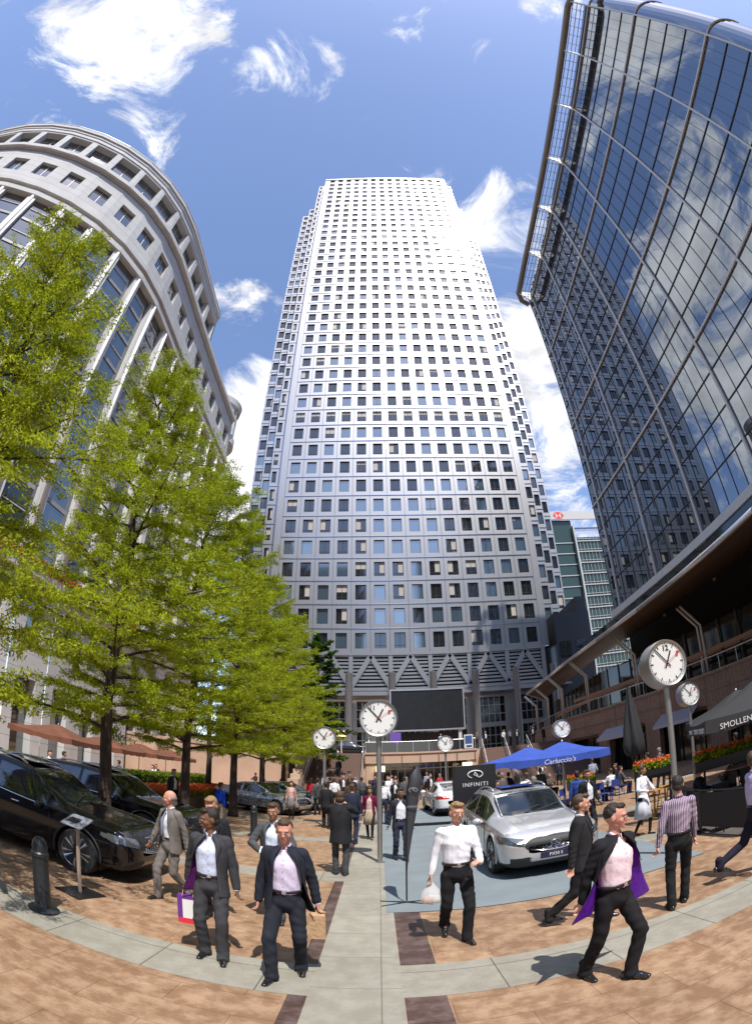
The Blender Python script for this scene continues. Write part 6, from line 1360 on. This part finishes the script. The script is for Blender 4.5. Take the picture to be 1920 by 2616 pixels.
b = MB(); p = P12; b.tube([p['neck'] + Vector((-.08, .07, .0)), p['ch'] + Vector((.0, .175, .05)), p['hip'] + Vector((.18, .12, .02))], .012, 5); b.build('strap', m_belt, P12['t'])
P15 = person('tanned man in dark jacket and white shirt walking past the feather banner', (.46, 11.75, 0), R(10), 1.80, feet=((-.11, .12, 0), (.11, -.14, 0)), hands=((-.30, .06, .80), (.30, .0, .78)), head=(30, 0, 0), skin='brown', hair='dark', topc=(.030, .034, .045), legc=(.035, .040, .065), shirtc=(.75, .75, .80), openw=(.8, .8), vox=.011)
P14 = person('woman in burgundy cardigan and beige skirt walking forward left of the centre clock pole', (-.28, 15.4, 0), R(-5), 1.70, feet=((-.09, .10, 0), (.09, -.16, 0)), hands=((-.34, .10, .82), (.30, .05, .85)), skin='tan', hair='brown', hairstyle='long', topc=(.16, .01, .05), shirtc=(.62, .42, .40), legc=(.42, .33, .24), skirt=(.42, .02), openw=(.6, .6), build_=.88, vox=.011, flare=(.12, .05, 0, 0))
P19 = person('woman in white dress with long brown hair and black tights beside the stools', (5.72, 10.35, 0), R(28), 1.70, feet=((-.09, .16, .02), (.09, -.16, 0)), hands=((-.10, -.24, 1.12), (.16, -.24, 1.12)), elbow=((-.9, .5, -.3), (.9, .5, -.3)), head=(25, 2, 0), skin='tan', hair='brown', hairstyle='long', top='shirt', topc=(.74, .74, .78), legc=(.70, .70, .76), skirt=(.50, .06), build_=.86, vox=.011)
P20 = person('man in black suit and white shirt walking beside the woman in white', (4.75, 11.3, 0), R(12), 1.80, feet=((-.11, .10, 0), (.11, -.12, 0)), hands=((-.28, .02, .80), (.24, -.18, .98)), skin='tan', hair='brown', topc=(.020, .020, .024), shirtc=(.74, .74, .78), openw=(.6, .6), vox=.011)
# ---- lighter figures for the crowd: one of each kind, then copies with their own clothes
AR = {}
def arche(k, **kw): P = person('x', (0, 0, -50), 0, vox=.016, detail=False, **kw); AR[k] = P['t']
arche('suit', topc=(.03, .031, .036), feet=((-.11, .12, 0), (.11, -.14, 0)), hair='dark', openw=(.5, .5))
arche('suit2', topc=(.08, .082, .09), feet=((-.10, -.10, 0), (.12, .12, 0)), hair='brown', hands=((-.20, -.24, 1.0), (.28, .02, .78)), openw=(.5, .5))
arche('shirt', top='shirt', topc=(.75, .75, .8), legc=(.03, .03, .036), feet=((-.12, .02, 0), (.12, -.02, 0)), hands=((-.24, -.16, 1.0), (.27, .02, .78)))
arche('shirt2', top='shirt', topc=(.2, .3, .6), legc=(.03, .03, .036), feet=((-.10, .14, 0), (.10, -.14, 0)), hair='brown')
arche('woman', top='shirt', topc=(.5, .05, .08), legc=(.03, .03, .04), skirt=(.42, .02), hair='brown', hairstyle='long', build_=.86, H=1.66, feet=((-.09, .08, 0), (.09, -.10, 0)))
arche('seated', top='suit', topc=(.035, .035, .04), feet=((-.13, -.42, 0), (.13, -.42, 0)), hipz=.50, hands=((-.18, -.34, .70), (.18, -.34, .70)), hem=.46, hair='dark')
arche('seated2', top='shirt', topc=(.70, .72, .80), feet=((-.13, -.42, 0), (.13, -.38, 0)), hipz=.50, hands=((-.18, -.34, .70), (.14, -.30, .86)), hair='brown')
used_ = set()
def extra(k, label, x, y, deg, group, top=None, leg=None, hair=None, skin=None, z=0, sc=1.0, shirt=None):
    src = AR[k]
    if k in used_: t_ = copy_tree(src, None, kids_fast)
    else: t_ = src; used_.add(k)
    t_.location = (x, y, z); t_.rotation_euler = (0, 0, R(deg)); t_.scale = (sc, sc, sc); t_['label'] = label; t_['group'] = group
    def setm(o, m):
        for sl in o.material_slots[:1]: sl.link = 'OBJECT'; sl.material = m
    def walk(o):
        nm = o.name.split('.')[0]
        if nm in ('jacket', 'sleeve') and top: setm(o, cloth(top))
        if nm == 'shirt': 
            if k.startswith(('shirt', 'woman', 'seated2')) and top: setm(o, cloth(top, .75, 'shirt_cotton', bump=.25))
            elif shirt: setm(o, cloth(shirt, .75, 'shirt_cotton', bump=.25))
        if nm == 'collar' and top and k.startswith(('shirt', 'woman', 'seated2')): setm(o, cloth(top, .75, 'shirt_cotton', bump=.25))
        if nm in ('trousers', 'skirt') and leg: setm(o, cloth(leg, name='trouser_cloth'))
        if nm == 'hair' and hair: setm(o, HAIR[hair])
        if nm == 'body' and skin: setm(o, SKIN[skin])
        for c in o.children: walk(c)
    walk(t_); return t_
W_ = (.74, .74, .78); B_ = (.02, .02, .023); N_ = (.025, .03, .055); G_ = (.09, .09, .095)
G1 = 'people walking towards the left steps'
extra('suit', 'man in navy suit with back turned, right of the photographer', -.75, 14.6, 176, G1, N_, N_, 'brown', sc=1.03)
extra('suit2', 'person in long grey coat walking away beside the left clock pole', -2.75, 23.3, 185, G1, G_, B_, 'dark')
extra('shirt', 'person in white shirt just right of the left clock pole', -2.1, 24.6, 170, G1, W_, B_, 'brown')
extra('woman', 'woman in red top beyond the left clock pole', -3.5, 26.5, 160, G1, (.50, .02, .03), B_, 'dark')
extra('suit', 'dark suited man ahead of the photographer, left of the navy suit', -1.85, 18.2, 182, G1, B_, B_, 'dark', sc=.99)
extra('suit2', 'man in brown jacket further along the centre path', -1.2, 21.5, 178, G1, (.07, .05, .04), B_, 'brown')
extra('shirt2', 'man in pale shirt at the foot of the left steps', -3.9, 37.6, 180, G1, (.60, .60, .68), B_, 'dark')
extra('suit', 'dark suited man climbing the middle of the left steps', -3.3, 42.6, 178, G1, B_, B_, 'dark', z=TH * 8 / 22)
extra('shirt2', 'person in yellow jacket climbing high on the left steps', -4.3, 44.4, 185, G1, (.62, .36, .04), (.08, .05, .03), 'brown', z=TH * 12 / 22)
extra('suit2', 'grey suited person nearly at the top of the left steps', -4.0, 46.6, 170, G1, G_, B_, 'dark', z=TH * 18 / 22)
extra('woman', 'woman in a pale pink top in front of the patterned silver car', -3.45, 20.4, 5, G1, (.66, .42, .38), (.20, .18, .18), 'dark')
extra('shirt2', 'boy in bright blue football shirt beside the third tree', -4.75, 15.2, 150, G1, (.01, .06, .55), (.30, .25, .2), 'dark', 'tan', sc=.9)
extra('suit', 'man in dark suit at the hedge behind the second black car', -7.15, 17.2, 60, G1, (.05, .055, .065), B_, 'brown')
G2 = 'people around the doors under the terrace'
cols = [B_, N_, G_, (.06, .04, .04), W_, (.45, .05, .07), (.30, .33, .42), (.12, .10, .09)]; cn_ = ['black', 'navy', 'grey', 'brown', 'white', 'red', 'pale blue', 'taupe']
spots = [(.15, 19.6, 4, 1), (.75, 24.8, 0, 0), (1.5, 29.0, 5, 2), (.6, 30.4, 6, 5), (2.2, 31.5, 3, 1), (3.0, 30.6, 0, 0), (2.6, 34.2, 2, 2), (1.1, 35.5, 7, 3), (4.2, 36.2, 5, 5), (-.3, 33.4, 1, 0), (-1.5, 29.8, 0, 2), (-2.2, 32.0, 3, 0), (-.9, 27.0, 2, 1), (-1.6, 34.9, 6, 6), (-2.9, 29.4, 0, 3), (5.4, 33.0, 1, 0)]
wh = ['right of the centre clock pole', 'between the banner and the white coupe', 'left of the smallest clock', 'beyond the centre path', 'by the smallest clock pole', 'ahead of the glazed doors', 'close to the glazed doors', 'standing before the left door lantern', 'near the right door lantern', 'left of the glazed doors', 'in the thick of the walkers', 'near the foot of the left steps', 'behind the photographer', 'beside the left handrail', 'near the cream stair wall', 'behind the black display board']
ks = ['shirt', 'suit', 'woman', 'shirt2', 'suit2', 'suit']
for i, (x, y, ci, ti) in enumerate(spots): k = ks[i % 6]; extra(k, '%s %s in %s, %s' % ('distant', 'woman' if k == 'woman' else 'man', cn_[ci], wh[i]), x, y, [175, 10, 190, 0, 165, 20][i % 6], G2, cols[ci], cols[ti] if ti < 4 else B_, ['dark', 'brown', 'grey'][i % 3], sc=[1, .97, 1.03][i % 3])
G3 = 'people up on the terrace'
for i, (x, y, k, c, l) in enumerate([(5.9, 48.9, 'shirt', 4, 'leaning near the middle of the balustrade'), (9.5, 49.5, 'shirt2', 7, 'first at the top of the right steps'), (10.3, 49.2, 'suit', 1, 'second at the top of the right steps'), (12.3, 49.8, 'shirt', 4, 'left of a pair above the blue parasols'), (12.9, 49.6, 'shirt', 4, 'right of a pair above the blue parasols'), (13.9, 50.6, 'suit', 0, 'behind the pair in white'), (15.2, 49.4, 'suit2', 0, 'near the tall terrace column'), (16.4, 49.6, 'woman', 0, 'close to the canopy tip'), (-1.0, 50.5, 'suit', 0, 'left of the purple banner')]):
    extra(k, 'distant %s figure %s' % (cn_[c], l), x, y, 20 * (i % 5) - 30, G3, cols[c], B_, ['dark', 'brown'][i % 2], z=TH)
G4 = 'people at the cafe under the blue parasols'
cafe = [('seated', 7.6, 19.2, 150, 0, 'seated'), ('seated2', 8.9, 18.7, 200, 4, 'seated'), ('seated', 10.0, 20.0, 90, 2, 'seated'), ('seated2', 8.5, 25.2, 30, 7, 'seated'), ('suit', 6.5, 20.4, 160, 2, 'standing'), ('suit2', 5.6, 22.2, 140, 0, 'standing'), ('suit', 5.0, 20.9, 200, 7, 'standing'), ('shirt', 9.9, 22.8, 190, 6, 'standing'), ('suit', 6.2, 26.6, 150, 0, 'standing'), ('woman', 7.4, 27.4, 30, 0, 'standing'), ('suit2', 4.8, 25.2, 170, 3, 'standing'), ('shirt2', 5.3, 13.3, 158, 6, 'standing'), ('suit', 3.95, 13.0, 172, 0, 'standing'), ('seated', 11.0, 22.5, 250, 0, 'seated'), ('suit', 9.7, 17.0, 200, 0, 'standing'), ('suit2', 11.2, 18.6, 120, 2, 'standing'), ('shirt', 4.6, 15.9, 180, 4, 'standing'), ('woman', 3.9, 17.2, 60, 5, 'standing')]
cl_ = ['at the near blue parasol table', 'at the next chair under the near blue parasol', 'right of the near blue parasol pole', 'behind the far pole clock', 'left of the near blue parasol', 'between the parasol and the board', 'close to the black board', 'under the right corner of the near parasol', 'under the far blue parasol', 'behind the far blue parasol', 'beside the platform of the white coupe', 'in the gap right of the silver car', 'just behind the silver car roof', 'by the brown wall', 'under the awning', 'in the shop doorway', 'behind the silver car mirror', 'left of the man behind the silver car']
m_tc = m_silver
for i, (k, x, y, d, c, st0) in enumerate(cafe): extra(k, '%s %s in %s %s' % (st0, 'woman' if k == 'woman' else 'person', cn_[c], cl_[i]), x, y, d, G4, (.035, .07, .25) if i == 11 else cols[c], B_, ['grey', 'brown', 'dark'][i % 3], sc=[1, 1.02, .98][i % 3])
bl = chair_tpl(m_bluechair, ''); ubl = [False]
for i, (k, x, y, d, c, st0) in enumerate([q for q in cafe if q[5] == 'seated']): place(bl, ubl, (x + .02, y + .0, 0), R(d), 'blue metal chair under %s' % ['the person at the near parasol table', 'the person in white', 'the person in grey', 'the taupe person behind the far clock', 'the person by the brown wall'][i], 'blue cafe chairs')
for x, y, d, l in ((6.9, 18.4, 40, 'nearest the silver car'), (8.2, 18.0, 10, 'with its back to the camera'), (10.4, 21.2, 70, 'beside the right parasol corner')): place(bl, ubl, (x, y, 0), R(d), 'empty blue metal chair ' + l, 'blue cafe chairs')
for x, y, l in ((8.1, 19.6, 'near parasol'), (9.9, 20.9, 'right parasol corner'), (7.4, 24.6, 'far parasol')): table('small white round cafe table at the ' + l, x, y, .74, .35, m_white, 'white cafe tables')
G5 = 'people at the tables along the stone arcade'
for i, (x, y) in enumerate([(-12.2, 13.2), (-11.6, 15.6), (-12.6, 18.0), (-11.9, 20.2), (-12.4, 22.6), (-11.8, 25.4), (-12.8, 28.0), (-11.9, 30.6), (-8.2, 36.5), (-7.1, 38.2), (-9.4, 39.0)]):
    extra(['seated', 'seated2', 'seated'][i % 3], 'seated diner %s, dressed in %s' % (['behind the roof of the nearest black car', 'above the windscreen of the nearest black car', 'between the two black cars', 'behind the roof of the second black car', 'left of the trunk between the black cars', 'right of the trunk between the black cars', 'under the second rust parasol', 'under the third rust parasol', 'before the pink wall, left of three', 'before the pink wall, right of three', 'before the pink wall, behind the other two'][i], cn_[[0, 4, 1, 0, 2, 4, 0, 0, 4, 0, 3][i]]), x, y, 30 + i * 57, G5, cols[[0, 4, 1, 0, 2, 4, 0, 0, 4, 0, 3][i]], B_, 'dark', z=.25)
G6 = 'people in the shade of the black parasol'
for i, (k, x, y, d, l) in enumerate([('seated', 7.2, 10.15, 40, 'at the patio edge'), ('seated2', 8.4, 10.35, 200, 'at the reddish table'), ('suit', 10.2, 12.2, 160, 'deep in the patio'), ('seated', 9.3, 10.8, 120, 'behind the flower trough')]): extra(k, 'dim figure %s under the black parasol' % l, x, y, d, G6, cols[[0, 7, 0, 2][i]], B_, 'dark')

more = [('suit', -.4, 22.8, 0, 0, 'stepping past the centre path'), ('shirt', .45, 27.6, 4, 0, 'behind the tall banner'), ('suit2', 1.25, 26.2, 2, 0, 'walking beside the white coupe'), ('woman', -.2, 37.0, 5, 0, 'left of the left door lantern'), ('suit', -2.0, 36.0, 0, 0, 'beside the right rail of the left steps'), ('suit2', -2.6, 27.6, 3, 0, 'crossing behind the nine o clock pole'), ('suit', .9, 38.5, 1, 0, 'between the left lantern and the doors'), ('shirt2', 3.6, 39.5, 6, 0, 'in the middle of the doorway'), ('suit', 5.9, 38.0, 0, 0, 'under the right door lantern'), ('suit', 6.9, 31.0, 0, 0, 'beyond the far blue parasol'), ('suit2', 8.6, 31.6, 2, 0, 'at the foot of the right steps'), ('shirt', 10.6, 33.0, 4, 0, 'below the right steps'), ('suit', 12.2, 34.0, 1, 0, 'right of the foot of the right steps'), ('woman', 9.4, 28.6, 7, 0, 'behind the pole clock showing one')]
for i, (k, x, y, c, _, l) in enumerate(more): extra(k, '%s in %s %s' % ('small woman' if k == 'woman' else 'small man', cn_[c], l), x, y, [170, 8, 185, 12, 160][i % 5], G2, cols[c], B_, ['dark', 'brown', 'grey'][(i + 1) % 3], sc=[.98, 1.02, 1][i % 3])
